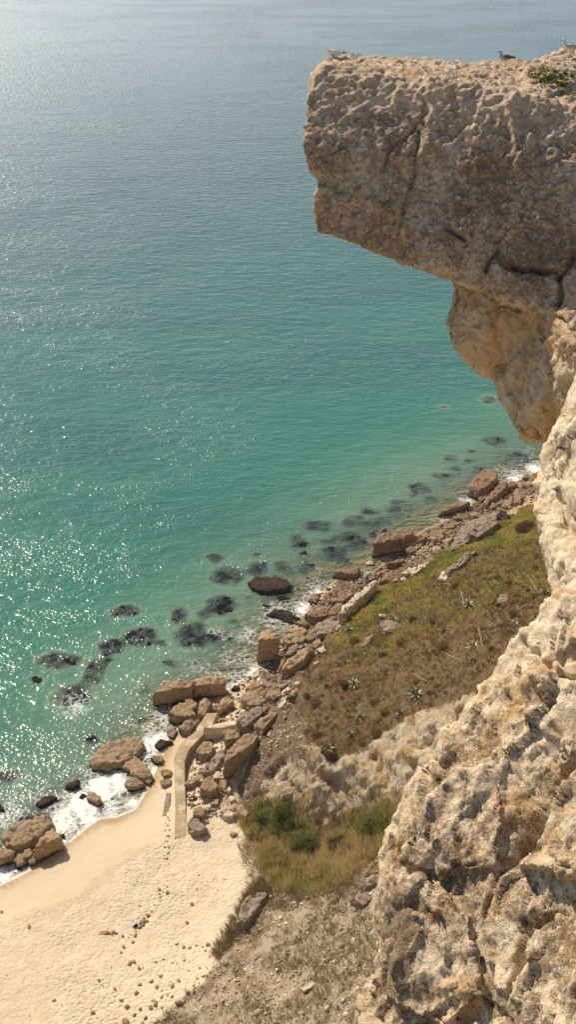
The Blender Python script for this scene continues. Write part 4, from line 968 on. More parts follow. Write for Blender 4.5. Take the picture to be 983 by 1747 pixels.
FW = plain('feather_white', (0.74, 0.69, 0.62), 0.8, 0.1, 0.12, 30); FG = plain('feather_grey', (0.32, 0.28, 0.25), 0.8, 0.1, 0.2, 30)
FB = plain('feather_brown', (0.13, 0.085, 0.055), 0.85, 0.1, 0.35, 40); FD = plain('feather_black', (0.035, 0.03, 0.03), 0.8, 0.1, 0.2, 30)
FM = plain('feather_mottled', (0.42, 0.36, 0.30), 0.85, 0.1, 0.45, 45)
BK = plain('beak_yellow', (0.55, 0.36, 0.10), 0.5, 0.3, 0.1); BKD = plain('beak_dark', (0.06, 0.05, 0.045), 0.5, 0.3, 0.1); LG = plain('leg_pink', (0.42, 0.27, 0.20), 0.6, 0.3, 0.1)
def gull(px, py, label, body, wing, tip, beak, standing, rz, scale=1.0, headup=1.0, tuck=False):
    hit = CB.ray_cast(CAMV, (P(px, py, 1) - CAMV).normalized())
    b = hit[0] if hit[0] is not None else P(px, py, 35)
    b = b + Vector((0, 0.12, 0)); zz = [CB.ray_cast(b + Vector((dx, dy, 2)), Vector((0, 0, -1)))[0] for dx in (-.12, -.04, .04, .12) for dy in (-.1, 0, .1)]
    zz = [q.z for q in zz if q is not None]
    b.z = (max(zz) if zz else b.z) - (0.01 if standing else (0.0 if tuck else 0.05))
    r = empty('gull', b, rz); r.scale = (scale * 1.15,) * 3
    tag(r, label, 'gull', 'gulls on the overhang')
    z0 = 0.13 if standing else 0.0
    hx, hz = (-0.155, z0 + 0.27 * headup) if not tuck else (-0.10, z0 + 0.20)
    loft('body', [(0.20,0,z0+.085,.022,.016),(0.14,0,z0+.092,.055,.045),(0.05,0,z0+.095,.082,.075),(-0.05,0,z0+.105,.088,.088),(-0.115,0,z0+.13,.07,.075),
                  (-0.14,0,z0+.165 if not tuck else z0+.15,.048,.05),(hx+.005,0,hz-.05,.036,.038),(hx,0,hz-.012,.040,.040),(hx-.03,0,hz+.008,.034,.032),(hx-.055,0,hz-.004,.014,.013)], 14, body, r)
    loft('beak', [(hx-.045,0,hz-.004,.013,.012),(hx-.085,0,hz-.008,.009,.010),(hx-.108,0,hz-.020,.003,.004)], 8, beak, r, 1)
    for s in (-1, 1):
        w = loft('wing', [(-0.09,s*.062,z0+.135,.018,.035),(-0.03,s*.078,z0+.135,.022,.055),(0.07,s*.072,z0+.125,.020,.052),(0.17,s*.045,z0+.115,.014,.032),(0.24,s*.022,z0+.105,.008,.018)], 10, wing, r)
        loft('wing_tip', [(0.19,s*.04,z0+.112,.012,.024),(0.27,s*.014,z0+.104,.008,.014),(0.345,s*.004,z0+.098,.003,.004)], 8, tip, w)
        loft('eye', [(hx-.030,s*.030,hz+.010,.002,.002),(hx-.028,s*.033,hz+.010,.006,.006),(hx-.026,s*.036,hz+.010,.002,.002)], 6, FD, r, 0)
        if standing:
            lg = loft('leg', [(0.02,s*.03,z0+.04,.012,.012),(0.025,s*.03,z0-.03,.007,.007),(0.015,s*.03,0.0,.006,.006)], 6, LG, r, 0)
            loft('foot', [(0.03,s*.03,.006,.008,.005),(-0.01,s*.03,.008,.014,.006),(-0.045,s*.03,.003,.026,.003)], 6, LG, lg, 0)
    loft('tail', [(0.16,0,z0+.090,.035,.014),(0.24,0,z0+.085,.042,.008),(0.30,0,z0+.080,.046,.004)], 8, body if body is not FM else FB, r, 1)
    return r
ovo = bpy.data.objects['cliff_overhang']
CB = bvh_of([ovo])
gull(571, 97, 'white gull resting at the very tip of the rock, head left, dark wing tips', FW, FW, FD, BK, False, R(8), 1.0, 0.72)
gull(606, 94, 'plump white gull with its head tucked in, sitting just inland of the tip', FW, FW, FB, BK, False, R(55), 1.0, 1, True)
gull(863, 116, 'brown-winged gull standing alone on the flat rock, facing left', FM, FB, FD, BKD, True, R(12), 0.95)
gull(972, 104, 'mottled grey gull standing on the mound at the right edge', FW, FM, FB, BKD, True, R(-15), 1.05)

# ------------------------------------------------------------------ sunbather
SK = plain('skin', (0.48, 0.235, 0.115), 0.55, 0.3, 0.08, 5); HR = plain('hair', (0.05, 0.03, 0.02), 0.6, 0.3, 0.2, 40)
TEAL = plain('teal_cloth', (0.10, 0.20, 0.20), 0.9, 0.1, 0.15, 20); SW = plain('swim_cloth', (0.28, 0.09, 0.04), 0.85, 0.1, 0.1, 20)
def skin_obj(name, verts, edges, rad, root, mat, parent, lev=2):
    me = bpy.data.meshes.new(name); me.from_pydata(verts, edges, [])
    o = bpy.data.objects.new(name, me); C.objects.link(o)
    m = o.modifiers.new('k', 'SKIN'); m.use_smooth_shade = True
    sd2 = o.modifiers.new('s', 'SUBSURF'); sd2.levels = lev; sd2.render_levels = lev
    L = me.skin_vertices[0].data if me.skin_vertices else None
    if L is None:
        bm = bmesh.new(); bm.from_mesh(me); bm.verts.layers.skin.verify(); bm.to_mesh(me); bm.free(); L = me.skin_vertices[0].data
    for i, r_ in enumerate(rad):
        L[i].radius = (r_, r_) if not isinstance(r_, tuple) else r_; L[i].use_root = (i == root)
    dg = bpy.context.evaluated_depsgraph_get(); dg.update()
    m2 = bpy.data.meshes.new_from_object(o.evaluated_get(dg)); bpy.data.objects.remove(o); bpy.data.meshes.remove(me); m2.name = name
    return link(name, m2, mat, parent)
pf, ph = G(172, 1591), G(196, 1592)
pr = empty('person', G(184, 1592), math.atan2(ph.y - pf.y, ph.x - pf.x))
tag(pr, 'person in swimwear lying stretched out on the sand, feet towards the sea', 'person')
vv, ee, rr_ = [], [], []
def ad(p, r_, link_to=None):
    vv.append(p); rr_.append(r_); i = len(vv) - 1
    if link_to is not None: ee.append((link_to, i))
    return i
pel = ad((-0.02, 0, .14), (.15, .11)); wa = ad((.16, 0, .13), (.125, .09), pel); ch = ad((.36, 0, .14), (.155, .10), wa); ne0 = ad((.50, 0, .14), (.09, .07), ch); ne = ad((.57, 0, .14), .055, ne0)
hd = ad((.65, .01, .15), (.080, .085), ne); hd2 = ad((.75, .02, .14), (.072, .085), hd); hd3 = ad((.80, .02, .13), (.05, .06), hd2)
for s in (-1, 1):
    hp = ad((-.08, s*.10, .13), .095, pel); kn = ad((-.52, s*.14, .09), .058, hp); cf = ad((-.64, s*.145, .09), .060, kn); an = ad((-.94, s*.15, .06), .036, cf); ad((-1.06, s*.17, .04), (.035, .028), an)
    sh = ad((.45, s*.19, .13), .062, ch); el = ad((.58, s*.42, .06), .042, sh); wr = ad((.76, s*.26, .05), .028, el); pm = ad((.82, s*.21, .045), (.042, .022), wr)
    for k, (fa, fl_) in enumerate(((-.30, .075), (-.1, .085), (.1, .08), (.3, .065))):
        a = -s * 0.6 + fa; f1_ = ad((.82 + .05 * math.cos(a) , s*.21 + .05 * math.sin(a), .042), .011, pm); f2_ = ad((.82 + (.05 + fl_ * .5) * math.cos(a), s*.21 + (.05 + fl_ * .5) * math.sin(a), .036), .010, f1_); ad((.82 + (.05 + fl_) * math.cos(a), s*.21 + (.05 + fl_) * math.sin(a), .022), .008, f2_)
    th = ad((.80, s*.18, .04), .012, pm); ad((.835, s*.135, .03), .010, th)
skin_obj('body', vv, ee, rr_, 0, SK, pr)
loft('hair', [(.64,0.01,.19,.05,.03),(.70,.015,.205,.085,.045),(.77,.02,.19,.08,.06),(.84,.02,.15,.06,.06),(.87,.02,.12,.03,.03)], 12, HR, pr)
loft('swim_shorts', [(-.20,0,.13,.215,.105),(-.10,0,.14,.205,.125),(.0,0,.145,.175,.128),(.07,0,.142,.155,.115)], 16, SW, pr)
tr_ = empty('rolled_towel', G(198, 1593), 0.3); tag(tr_, 'small teal bundle on the sand right beyond the lying person\'s head', 'towel')
loft('cloth', [(-.16,0,.06,.05,.04),(-.12,0,.08,.085,.075),(0,.02,.085,.09,.085),(.12,0,.075,.085,.07),(.17,0,.06,.04,.04)], 12, TEAL, tr_)
loft('fold', [(-.10,-.06,.10,.03,.03),(.02,-.05,.15,.035,.025),(.13,-.05,.10,.03,.03)], 8, TEAL, tr_)
BLK = plain('black_nylon', (0.02, 0.022, 0.028), 0.7, 0.3, 0.2, 20); TOW = plain('pale_towel', (0.55, 0.50, 0.44), 0.95, 0.1, 0.15, 10)
br = empty('beach_bag', G(231, 1581), 0.8); tag(br, 'black bag lying among the line of stones near the sunbather', 'bag')
loft('bag_body', [(-.28,0,.10,.10,.06),(-.22,0,.16,.17,.14),(0,0,.19,.19,.17),(.22,0,.16,.17,.14),(.28,0,.10,.10,.06)], 14, BLK, br)
skin_obj('strap', [(-.15,0,.30),(-.09,.02,.42),(.04,.03,.46),(.12,.02,.40),(.16,0,.30)], [(0,1),(1,2),(2,3),(3,4)], [.02]*5, 0, BLK, br, 1)
tw = empty('towel', G(229, 1575), 0.4); tag(tw, 'crumpled pale towel thrown over stones above the black bag', 'towel')
V = []; n_ = 14
for j in range(n_):
    for i in range(n_): V.append(((i / 13 - .5) * 0.8, (j / 13 - .5) * 0.9, 0))
V = np.array(V); top_ = 0.14 + 0.10 * fbm(V * 5 + 3, 3, 500); V[:, 2] = top_
nb_ = n_ * n_; Vb = V.copy(); Vb[:, 2] -= 0.015
ix = np.arange(nb_).reshape(n_, n_)
Fq_ = np.stack([ix[:-1, :-1], ix[:-1, 1:], ix[1:, 1:], ix[1:, :-1]], -1).reshape(-1, 4)
o = link('cloth', npmesh('cloth', np.concatenate([V, Vb]), np.concatenate([Fq_, Fq_[:, ::-1] + nb_])), TOW, tw)
# hem of the towel
loft('hem', [(-.38,.42,.14,.012,.012),(0,.44,.16,.012,.012),(.38,.42,.14,.012,.012)], 6, TOW, tw, 0)

# ------------------------------------------------------------------ small stones (copies of a few base meshes)
def stone_base(seed, flat=0.6):
    rr = random.Random(seed); pts = []
    for _ in range(14):
        v = Vector((rr.gauss(0, 1), rr.gauss(0, 1), rr.gauss(0, 1))).normalized()
        pts.append(Vector((v.x * rr.uniform(.8, 1.15), v.y * rr.uniform(.6, .95), v.z * flat * rr.uniform(.8, 1.1))))
    return rockmesh('stone', pts, 0.30, 0.05, 1, seed, 1.5)
SB = {}
for mk in 'bogpr':
    SB[mk] = []
    for k in range(4):
        me = stone_base(900 + k + ord(mk)); me.materials.append(MATS[mk]); me.shade_smooth(); SB[mk].append(me)
NST = [0]
def stone(px, py, r, mk='b', label='', group=None, g=None, emb=0.35):
    rr = random.Random(int(px * 31 + py * 17)); g = g or G(px, py)
    o = bpy.data.objects.new('stone', rr.choice(SB[mk])); C.objects.link(o)
    dist = (g - CAMV).length; rm = r / FPX * dist * rr.choice((.6, .8, .95, 1.1))
    o.location = g + Vector((0, 0, rm * (0.6 - emb))); o.scale = (rm, rm * rr.uniform(.8, 1.1), rm * rr.uniform(.75, 1.1)); o.rotation_euler = (rr.uniform(-.3, .3), rr.uniform(-.3, .3), rr.uniform(0, 6.28))
    tag(o, label, 'stone', group); NST[0] += 1
    return o
lineS = [(460,38,7),(388,118,13),(427,105,10),(430,138,14),(385,143,12),(388,162,14),(360,200,17),(343,238,13),(325,260,15),(300,278,13),(318,292,13),(243,294,10),(296,312,16),(280,326,16),(258,345,10),(255,368,13),(232,366,9),(219,378,9),(188,374,13),(168,380,6),(242,405,11),(192,430,14),(177,462,11)]
for a, b, r in lineS: stone(150 + a / 3.171, 1480 + b / 3.171, r / 3.171, random.choice('oopg'), 'small stone in the crooked line running down the open beach', 'stones in the crooked line on the beach')
scat = [(562,200,14),(590,118,8),(600,42,8),(535,302,15),(480,413,17),(517,430,19),(550,435,14),(585,422,8),(278,545,20),(365,512,10),(408,498,14),(457,517,7),(478,518,6),(520,485,7),(520,505,9),(545,560,12),(605,545,15),
 (390,585,18),(55,612,22),(410,553,6),(340,612,18),(280,635,24),(492,612,20),(455,640,18),(260,680,18),(145,662,22),(178,720,16),(210,755,24),(350,718,14),(372,650,20),(400,665,12),(535,675,30),(280,765,16),(25,790,24),(50,812,12),
 (200,835,34),(310,815,20),(365,740,22),(400,700,18),(480,715,15),(225,520,20),(248,512,14),(620,430,14),(650,420,18),(636,452,12),(655,480,12),(590,600,12),(570,640,12),(600,625,10),(640,540,10),(430,690,14),(455,700,12),(340,760,16),(400,760,16),(440,780,14),(250,800,14),(290,840,14)]
for a, b, r in scat: stone(150 + a / 3.171, 1480 + b / 3.171, r / 3.171, random.choice('ooop'), 'small rock strewn on the sand where the scree slope runs out', 'small rocks strewn below the scree')
stone(91, 1706, 7.5, 'p', 'solitary pale stone with a dark hollow, far left of the strewn rocks')
stone(49, 1582, 4.5, 'o', 'little tan stone near the left edge of the dry sand')
stone(2, 1556, 4, 'b', 'tiny brown stone at the left edge beside damp sand')
stone(243, 1574, 9, 'g', 'grey slab-like stone beside the black bag')
for k in range(26):
    f = k / 25; stone(287 + 4 * math.sin(k * 2.1) - 3 * f, 1352 + f * 120 + 3 * math.cos(k * 3.3), 2.0 + 1.4 * random.random(), random.choice('bog'), 'small stone in the thin row along the left side of the walkway', 'stones in a row beside the walkway')
# rubble between the boulders
band = [(400,1172,410,1150),(330,1330,400,1400)]
polyR = [(318,1290),(335,1240),(345,1200),(400,1172),(430,1150),(460,1125),(500,1068),(545,1015),(575,992),(640,978),(690,928),(760,890),(815,858),(870,830),(922,804),(925,850),(850,880),(790,915),(730,955),(690,985),(640,1008),(585,1060),(555,1100),(520,1130),(500,1185),(440,1240),(400,1300),(400,1390),(330,1400),(318,1350)]
RB2 = bvh_of(ROCKS); cnt = 0; rr = random.Random(5)
while cnt < 150:
    px, py = rr.uniform(318, 925), rr.uniform(800, 1400)
    if not inpoly(np.array([px]), np.array([py]), polyR)[0]: continue
    g = G(px, py); h = RB2.ray_cast(Vector((g.x, g.y, 80)), dn)
    if h[0] is not None and h[0].z > g.z: continue
    stone(px, py, rr.uniform(3.0, 7.5), rr.choice('brobgp' if px < 560 else 'rrbobgp'), 'small broken rock in the rubble packed between the shore boulders', 'small rocks in the shore rubble', g)
    cnt += 1
print('p5', NST[0], round(time.time() - T0, 1))
# ------------------------------------------------------------------ loose stone as ground cover
def scatter_pts(mask, n, jit=0.3, rs=0):
    r = np.random.default_rng(rs); c = np.where(mask & fine)[0]
    # weight by cell area so that density is even
    wx_ = np.gradient(gx)[c % nx] * np.gradient(gy)[c // nx]; pk = r.choice(c, n, p=wx_ / wx_.sum())
    p = P3[pk] + np.stack([r.uniform(-jit, jit, n), r.uniform(-jit, jit, n), np.zeros(n)], 1)
    return p, pk, r
OCT = np.array([(1,0,0),(0,1,0),(-1,0,0),(0,-1,0),(0,0,1),(0,0,-1),(.7,.7,.5),(-.7,.6,.4)], float)
def stones_mesh(name, p, size, r, mat, kind='stuff', flat=0.6):
    base = []
    for k in range(6):
        bm = bmesh.new(); rr = random.Random(k)
        for _ in range(11):
            v = Vector((rr.gauss(0, 1), rr.gauss(0, 1), rr.gauss(0, 1))).normalized(); bm.verts.new((v.x, v.y * .8, v.z * flat))
        bmesh.ops.convex_hull(bm, input=bm.verts[:], use_existing_faces=False)
        lo = [v for v in bm.verts if not v.link_faces]
        if lo: bmesh.ops.delete(bm, geom=lo, context='VERTS')
        bmesh.ops.triangulate(bm, faces=bm.faces[:]); bm.verts.ensure_lookup_table(); bm.verts.index_update()
        base.append((np.array([v.co[:] for v in bm.verts]), np.array([[v.index for v in f.verts] for f in bm.faces]))); bm.free()
    Vs, Fs, Rn = [], [], []; off = 0
    for i in range(len(p)):
        bv, bf = base[i % 6]; a = r.uniform(0, 6.28); c, s = math.cos(a), math.sin(a); sz = size[i]
        v = bv * sz; v = np.stack([v[:, 0] * c - v[:, 1] * s, v[:, 0] * s + v[:, 1] * c, v[:, 2]], 1) + p[i] + (0, 0, sz * 0.15)
        Vs.append(v); Fs.append(bf + off); off += len(bv); Rn.append(np.full(len(bv), r.uniform(0, 1)))
    me = npmesh(name, np.concatenate(Vs), np.concatenate(Fs)); attr(me, 'rnd', np.concatenate(Rn))
    return link(name, me, mat, smooth=False)
def rndmat(name, stops, rough=0.9, nscale=6.0, trans=0.0):
    t = NT(name); r = t.n('ShaderNodeValToRGB'); t.put(r.inputs[0], t.attr('rnd')); e = r.color_ramp.elements
    while len(e) < len(stops): e.new(0.5)
    for k, (q, c) in enumerate(stops): e[k].position = q; e[k].color = (*c, 1)
    b = t.bsdf(r.outputs[0], rough, spec=0.1)
    if trans:
        tl = t.n('ShaderNodeBsdfTranslucent'); t.put(tl.inputs[0], r.outputs[0]); m = t.n('ShaderNodeMixShader'); m.inputs[0].default_value = trans
        t.t.links.new(b, m.inputs[1]); t.t.links.new(tl.outputs[0], m.inputs[2]); b = m.outputs[0]
    return t.done(b)
MST = rndmat('loose_stone', [(0, (0.30, 0.22, 0.14)), (0.35, (0.44, 0.34, 0.22)), (0.7, (0.60, 0.49, 0.34)), (1, (0.76, 0.66, 0.50))])
p, pk, r = scatter_pts(ascree > 0.5, 16000, 0.3, 1)
dens = fbm(np.stack([p[:, 0] * .35 - p[:, 1] * .2, p[:, 1] * .35, p[:, 2] * 0], 1), 3, 600); k = dens + r.normal(0, .25, len(p)) > -0.05
p = p[k]; sz = np.clip(r.lognormal(-2.35, 0.6, len(p)), 0.04, 0.7)
tag(stones_mesh('scree_stones', p, sz, r, MST), 'pale loose stones littering the dry scree slope below the cliff', 'loose stones', kind='stuff')
inR = inpoly(PX, PY, polyR) & (sdv > -1.5)
p, pk, r = scatter_pts(inR, 6000, 0.3, 2)
tag(stones_mesh('shore_rubble', p, np.clip(r.lognormal(-1.75, 0.5, len(p)), 0.07, 0.5), r, rndmat('rubble', [(0, (0.10, 0.06, 0.04)), (0.45, (0.25, 0.15, 0.09)), (0.8, (0.38, 0.26, 0.16)), (1, (0.60, 0.48, 0.33))])), 'brown stone rubble packed between the boulders along the shore', 'rubble', kind='stuff')
FPEB = [(560 + a / 4.915, 860 + b / 4.915) for a, b in [(750,350),(800,305),(860,330),(880,400),(830,450),(760,470),(690,450)]]
p, pk, r = scatter_pts(inpoly(PX, PY, FPEB), 260, 0.3, 3)
tag(stones_mesh('white_pebbles', p + np.array([0, 0, .15]), r.uniform(.10, .32, len(p)), r, M_PA), 'whitish rounded pebbles heaped between the brown boulders and the slope', 'pebbles', kind='stuff')
p, pk, r = scatter_pts(inpoly(PX, PY, [(445,1270),(500,1190),(560,1100),(640,1020),(700,1010),(600,1120),(560,1200),(540,1290),(470,1350),(420,1390),(400,1385)]) & (arock > 0.3), 900, 0.3, 4)
tag(stones_mesh('slope_stones', p, np.clip(r.lognormal(-2.2, .5, len(p)), .05, .35), r, MST), 'small stones stuck in the brown earth ridge above the boulders', 'loose stones', kind='stuff')
sz_ = []
p, pk, r = scatter_pts((asand > 0.9) & inpoly(PX, PY, [(60,1560),(300,1460),(430,1500),(350,1650),(260,1747),(100,1800),(0,1800),(0,1640)]) , 900, 0.3, 6)
tag(stones_mesh('beach_gravel', p, np.clip(r.lognormal(-3.0, .45, len(p)), .02, .16), r, MST), 'scattered bits of gravel on the dry sand', 'gravel', kind='stuff')

# ------------------------------------------------------------------ tufts and blades
def tufts(name, p, nb, hgt, rad, width, r, mat, lean=(0, 0), curve=0.35, rnd=None, seg=2, spread=1.0):
    """nb curved blades per tuft; all arrays per tuft"""
    n = len(p); M = n * nb
    pp = np.repeat(p, nb, 0); hh = np.repeat(hgt, nb) * r.uniform(.6, 1.15, M); rd = np.repeat(rad, nb)
    a = r.uniform(0, 6.283, M); q = np.sqrt(r.uniform(0, 1, M)) * rd
    base = pp + np.stack([np.cos(a) * q * .5, np.sin(a) * q * .5, np.full(M, -0.05)], 1)
    out = np.stack([np.cos(a) * q * spread + lean[0] * hh, np.sin(a) * q * spread + lean[1] * hh, hh], 1)
    wd = np.stack([-np.sin(a + r.uniform(-1, 1, M)), np.cos(a + r.uniform(-1, 1, M)), np.zeros(M)], 1) * (width * r.uniform(.6, 1.3, M))[:, None] * .5
    mid = base + out * 0.55 * np.array([1 - curve, 1 - curve, 1.15])
    tip = base + out
    V = np.stack([base - wd, base + wd, mid + wd * .8, mid - wd * .8, tip], 1).reshape(-1, 3)
    o5 = (np.arange(M) * 5)[:, None]
    F = np.concatenate([o5 + [0, 1, 2], o5 + [0, 2, 3], o5 + [3, 2, 4]], 1).reshape(-1, 3)
    me = npmesh(name, V, F)
    rv = np.repeat(rnd if rnd is not None else r.uniform(0, 1, n), nb) + r.normal(0, .10, M)
    attr(me, 'rnd', np.repeat(np.clip(rv, 0, 1), 5))
    return link(name, me, mat, smooth=False)
MHE = rndmat('heath', [(0, (0.12, 0.07, 0.035)), (0.35, (0.25, 0.15, 0.06)), (0.65, (0.37, 0.24, 0.095)), (1, (0.50, 0.36, 0.17))], trans=.25)
MIC = rndmat('iceplant', [(0, (0.13, 0.14, 0.035)), (0.35, (0.29, 0.29, 0.05)), (0.65, (0.44, 0.34, 0.07)), (0.82, (0.40, 0.22, 0.08)), (1, (0.25, 0.15, 0.08))], trans=.2)
MGR = rndmat('tall_grass', [(0, (0.11, 0.17, 0.04)), (0.3, (0.29, 0.30, 0.085)), (0.6, (0.50, 0.40, 0.16)), (1, (0.66, 0.50, 0.27))], trans=.4)
MDR = rndmat('dry_grass', [(0, (0.22, 0.165, 0.075)), (0.5, (0.36, 0.27, 0.14)), (1, (0.52, 0.41, 0.24))], trans=.35)
p, pk, r = scatter_pts((aveg > 0.4) & (aice < 0.75), 21000, 0.3, 10)
cl = fbm(p * 0.28, 3, 610); c2 = fbm(p * 1.1, 2, 611)
keep = (c2 + r.normal(0, .3, len(p))) > -0.35; p, cl, c2 = p[keep], cl[keep], c2[keep]
tufts('heath_scrub', p, 13, 0.22 + 0.30 * np.clip(c2 + .4, 0, 1.2), 0.22 + 0.28 * r.uniform(0, 1, len(p)), 0.045, r, MHE, rnd=np.clip(0.45 + cl * .8 + c2 * .35 + r.normal(0, .12, len(p)), 0, 1), spread=1.1)
tag(bpy.data.objects['heath_scrub'], 'dense brown heath scrub covering the slope above the shore', 'scrub', kind='stuff')
p, pk, r = scatter_pts((aice > 0.3), 6500, 0.3, 11)
p2, pk2, r2 = scatter_pts((aveg > 0.5) & inpoly(QX, QY, [(640,1045),(930,905),(945,1010),(850,1040),(760,1075),(660,1130),(580,1150)]), 3600, 0.3, 12)
p = np.concatenate([p, p2]); cl = fbm(p * 0.35, 3, 620)
tufts('iceplant_mat', p, 9, np.full(len(p), .16), np.full(len(p), .38), 0.10, r, MIC, rnd=np.clip(0.42 + cl * .9 + r.normal(0, .12, len(p)), 0, 1), spread=1.4)
tag(bpy.data.objects['iceplant_mat'], 'yellow-green and reddish iceplant mat on the upper slope', 'ground cover', kind='stuff')
# tall thicket at the gully
GREEN = [(425,1400),(440,1372),(478,1368),(505,1378),(525,1420),(520,1450),(480,1460),(445,1450),(430,1430)]
ingr = inpoly(QX, QY, GREEN)
p, pk, r = scatter_pts((athick > 0.15) & (athick + 0.7 * fbm(P3 * 0.6, 3, 631) > 0.45), 4200, 0.7, 13)
cl = fbm(p * 0.3, 3, 630); xx, yy = proj(p[:, 0], p[:, 1], p[:, 2])
gm = 0.74 + cl * .55 - .25 * np.exp(-((xx - 500) / 60) ** 2 - ((yy - 1420) / 40) ** 2) - .22 * np.exp(-((xx - 640) / 50) ** 2 - ((yy - 1400) / 35) ** 2)
tufts('tall_grass', p, 11, np.clip(0.75 + .6 * r.uniform(0, 1, len(p)) + 1.2 * fbm(p * .7, 2, 632), .3, 2.2), np.full(len(p), .55), 0.045, r, MGR, lean=(-.10, .05), rnd=np.clip(gm + r.normal(0, .1, len(p)), 0, 1), spread=1.0)
tag(bpy.data.objects['tall_grass'], 'tall olive-brown grass thicket filling the gully under the pale scarp', 'grass', kind='stuff')
def bush(name, cx_, cy_, rx, ry, hz_, n, blade, mat, label, rn, seed, lean=(0, 0), width=.05):
    g = G(cx_, cy_); root = empty(name, g); tag(root, label, name)
    r = np.random.default_rng(seed); u = r.normal(0, 1, (n, 3)); u /= np.linalg.norm(u, axis=1)[:, None]; u[:, 2] = np.abs(u[:, 2])
    sc_ = r.uniform(.35, 1, n) ** .5 * (0.8 + .35 * fbm(u * 1.8 + seed, 2, 640))
    p = u * sc_[:, None] * np.array([rx, ry, hz_ * .8])
    o = tufts('foliage', p, 7, np.full(n, blade), np.full(n, blade * .7), width, r, mat, lean, rnd=np.clip(rn + .25 * fbm(p * .9, 2, 641) + r.normal(0, .1, n), 0, 1), spread=1.2)
    o.parent = root
    vs2 = [(0, 0, -.3), (0.05, 0, hz_ * .3)]; es = [(0, 1)]; rad = [.08, .06]; rr = random.Random(seed)
    for k in range(6):
        a = k * 1.05 + rr.uniform(-.3, .3); vs2.append((math.cos(a) * rx * .45, math.sin(a) * ry * .45, hz_ * .55)); es.append((1, len(vs2) - 1)); rad.append(.025)
    skin_obj('stem', vs2, es, rad, 0, M_STEM, root, 1)
    return root
M_STEM = plain('woody_stem', (0.12, 0.08, 0.05), 0.9, 0.1, 0.3, 10)
bush('bush', 452, 1408, 2.1, 2.0, 2.9, 900, .65, MGR, 'feathery green-brown bush at the left end of the grass thicket', .35, 1, (-.25, .1))
bush('bush', 492, 1402, 2.5, 2.1, 3.2, 1100, .7, MGR, 'bright green reedy bush under the fold of the pale scarp', .16, 2, (.15, .1))
bush('bush', 522, 1446, 2.5, 2.1, 2.7, 1000, .7, MGR, 'yellow-green reedy bush in the middle of the thicket', .30, 3, (.15, .1))
bush('bush', 640, 1410, 2.6, 2.1, 2.5, 900, .7, MGR, 'olive grassy bush beside the foreground cliff', .38, 4, (.1, .15))
bush('bush', 470, 1468, 2.3, 2.0, 2.0, 800, .6, MGR, 'brownish low bush at the sandy foot of the thicket', .62, 5, (-.15, .1))
bush('bush', 585, 1440, 2.5, 2.1, 2.5, 900, .7, MGR, 'straw-brown feathery bush in the right half of the thicket', .62, 9, (.1, .1))
bush('bush', 560, 1492, 2.3, 1.9, 1.8, 700, .6, MGR, 'dull brown bush at the lower edge of the thicket above the scree', .72, 10, (.1, .1))
bush('shrub', 901, 905, 2.5, 2.4, 1.9, 900, .38, MHE, 'round grey-brown shrub on the iceplant near the pale cliff', .38, 6)
bush('shrub', 566, 1292, 1.0, .9, .8, 250, .35, MHE, 'hanging brown root clump just under the agave on the scarp rim', .2, 7)
bush('shrub', 500, 1196, .9, .9, .6, 250, .3, MHE, 'dark russet shrub at the lower left corner of the scrub', .2, 8)
# low shrubs dotted over the slope, copies of three
protos = []
for k, (px, py, mt_, rn_, lb) in enumerate([(655,1120,MHE,.25,''), (740,1060,MHE,.6,''), (640,1200,MDR,.3,'')]):
    protos.append(bush('shrub', px, py, .9, .85, .75, 150, .26, mt_, 'low rounded shrub in the brown scrub on the slope', rn_, 40 + k))
rs_ = random.Random(77); done_ = 0
for pr_ in protos: pr_['group'] = 'low shrubs on the slope'
while done_ < 46:
    px, py = rs_.uniform(505, 935), rs_.uniform(905, 1285)
    if not inpoly(np.array([px]), np.array([py]), VEG)[0]: continue
    g = G(px, py); src = rs_.choice(protos); s_ = rs_.uniform(.45, 1.25)
    nb2 = src.copy(); C.objects.link(nb2); nb2.location = g; nb2.rotation_euler = (0, 0, rs_.uniform(0, 6)); nb2.scale = (s_, s_, s_ * rs_.uniform(.6, 1.1))
    for ch in src.children:
        c3 = ch.copy(); C.objects.link(c3); c3.parent = nb2
    done_ += 1
EDG = [(415,1385),(440,1360),(700,1350),(720,1420),(650,1490),(600,1530),(560,1550),(480,1550),(430,1520),(412,1450)]
p, pk, r = scatter_pts(inpoly(PX, PY, EDG) & (athick < 0.6), 900, 0.6, 33)
tufts('thicket_fringe', p, 10, r.uniform(.25, .8, len(p)), np.full(len(p), .5), 0.045, r, MDR, rnd=np.clip(.35 + r.normal(0, .25, len(p)), 0, 1))
tag(bpy.data.objects['thicket_fringe'], 'loose straw tufts thinning out round the edge of the grass thicket', 'grass', kind='stuff')
# fringe between sand and scree
FR = [(446,1500),(425,1515),(385,1590),(362,1625),(372,1645),(400,1600),(440,1545),(470,1525)]
p, pk, r = scatter_pts(inpoly(PX, PY, FR), 420, 0.3, 14)
tufts('fringe_grass', p, 12, np.full(len(p), .75), np.full(len(p), .45), 0.045, r, MDR, lean=(-.35, .1), rnd=np.clip(.35 + r.normal(0, .25, len(p)), 0, 1))
tag(bpy.data.objects['fringe_grass'], 'dry yellow grass fringe between the beach and the scree slope', 'grass', kind='stuff')
p, pk, r = scatter_pts((ascree > .5), 11000, 0.3, 15)
cl = fbm(np.stack([p[:, 0] * .3, p[:, 1] * .3, p[:, 2] * 0], 1), 3, 650); k = cl + r.normal(0, .08, len(p)) > 0.02; p = p[k]; cl = cl[k]
tufts('dry_scrub', p, 9, .22 + .5 * np.clip(cl, 0, 1), np.full(len(p), .38), 0.05, r, MDR, rnd=np.clip(.3 + r.normal(0, .2, len(p)), 0, 1))
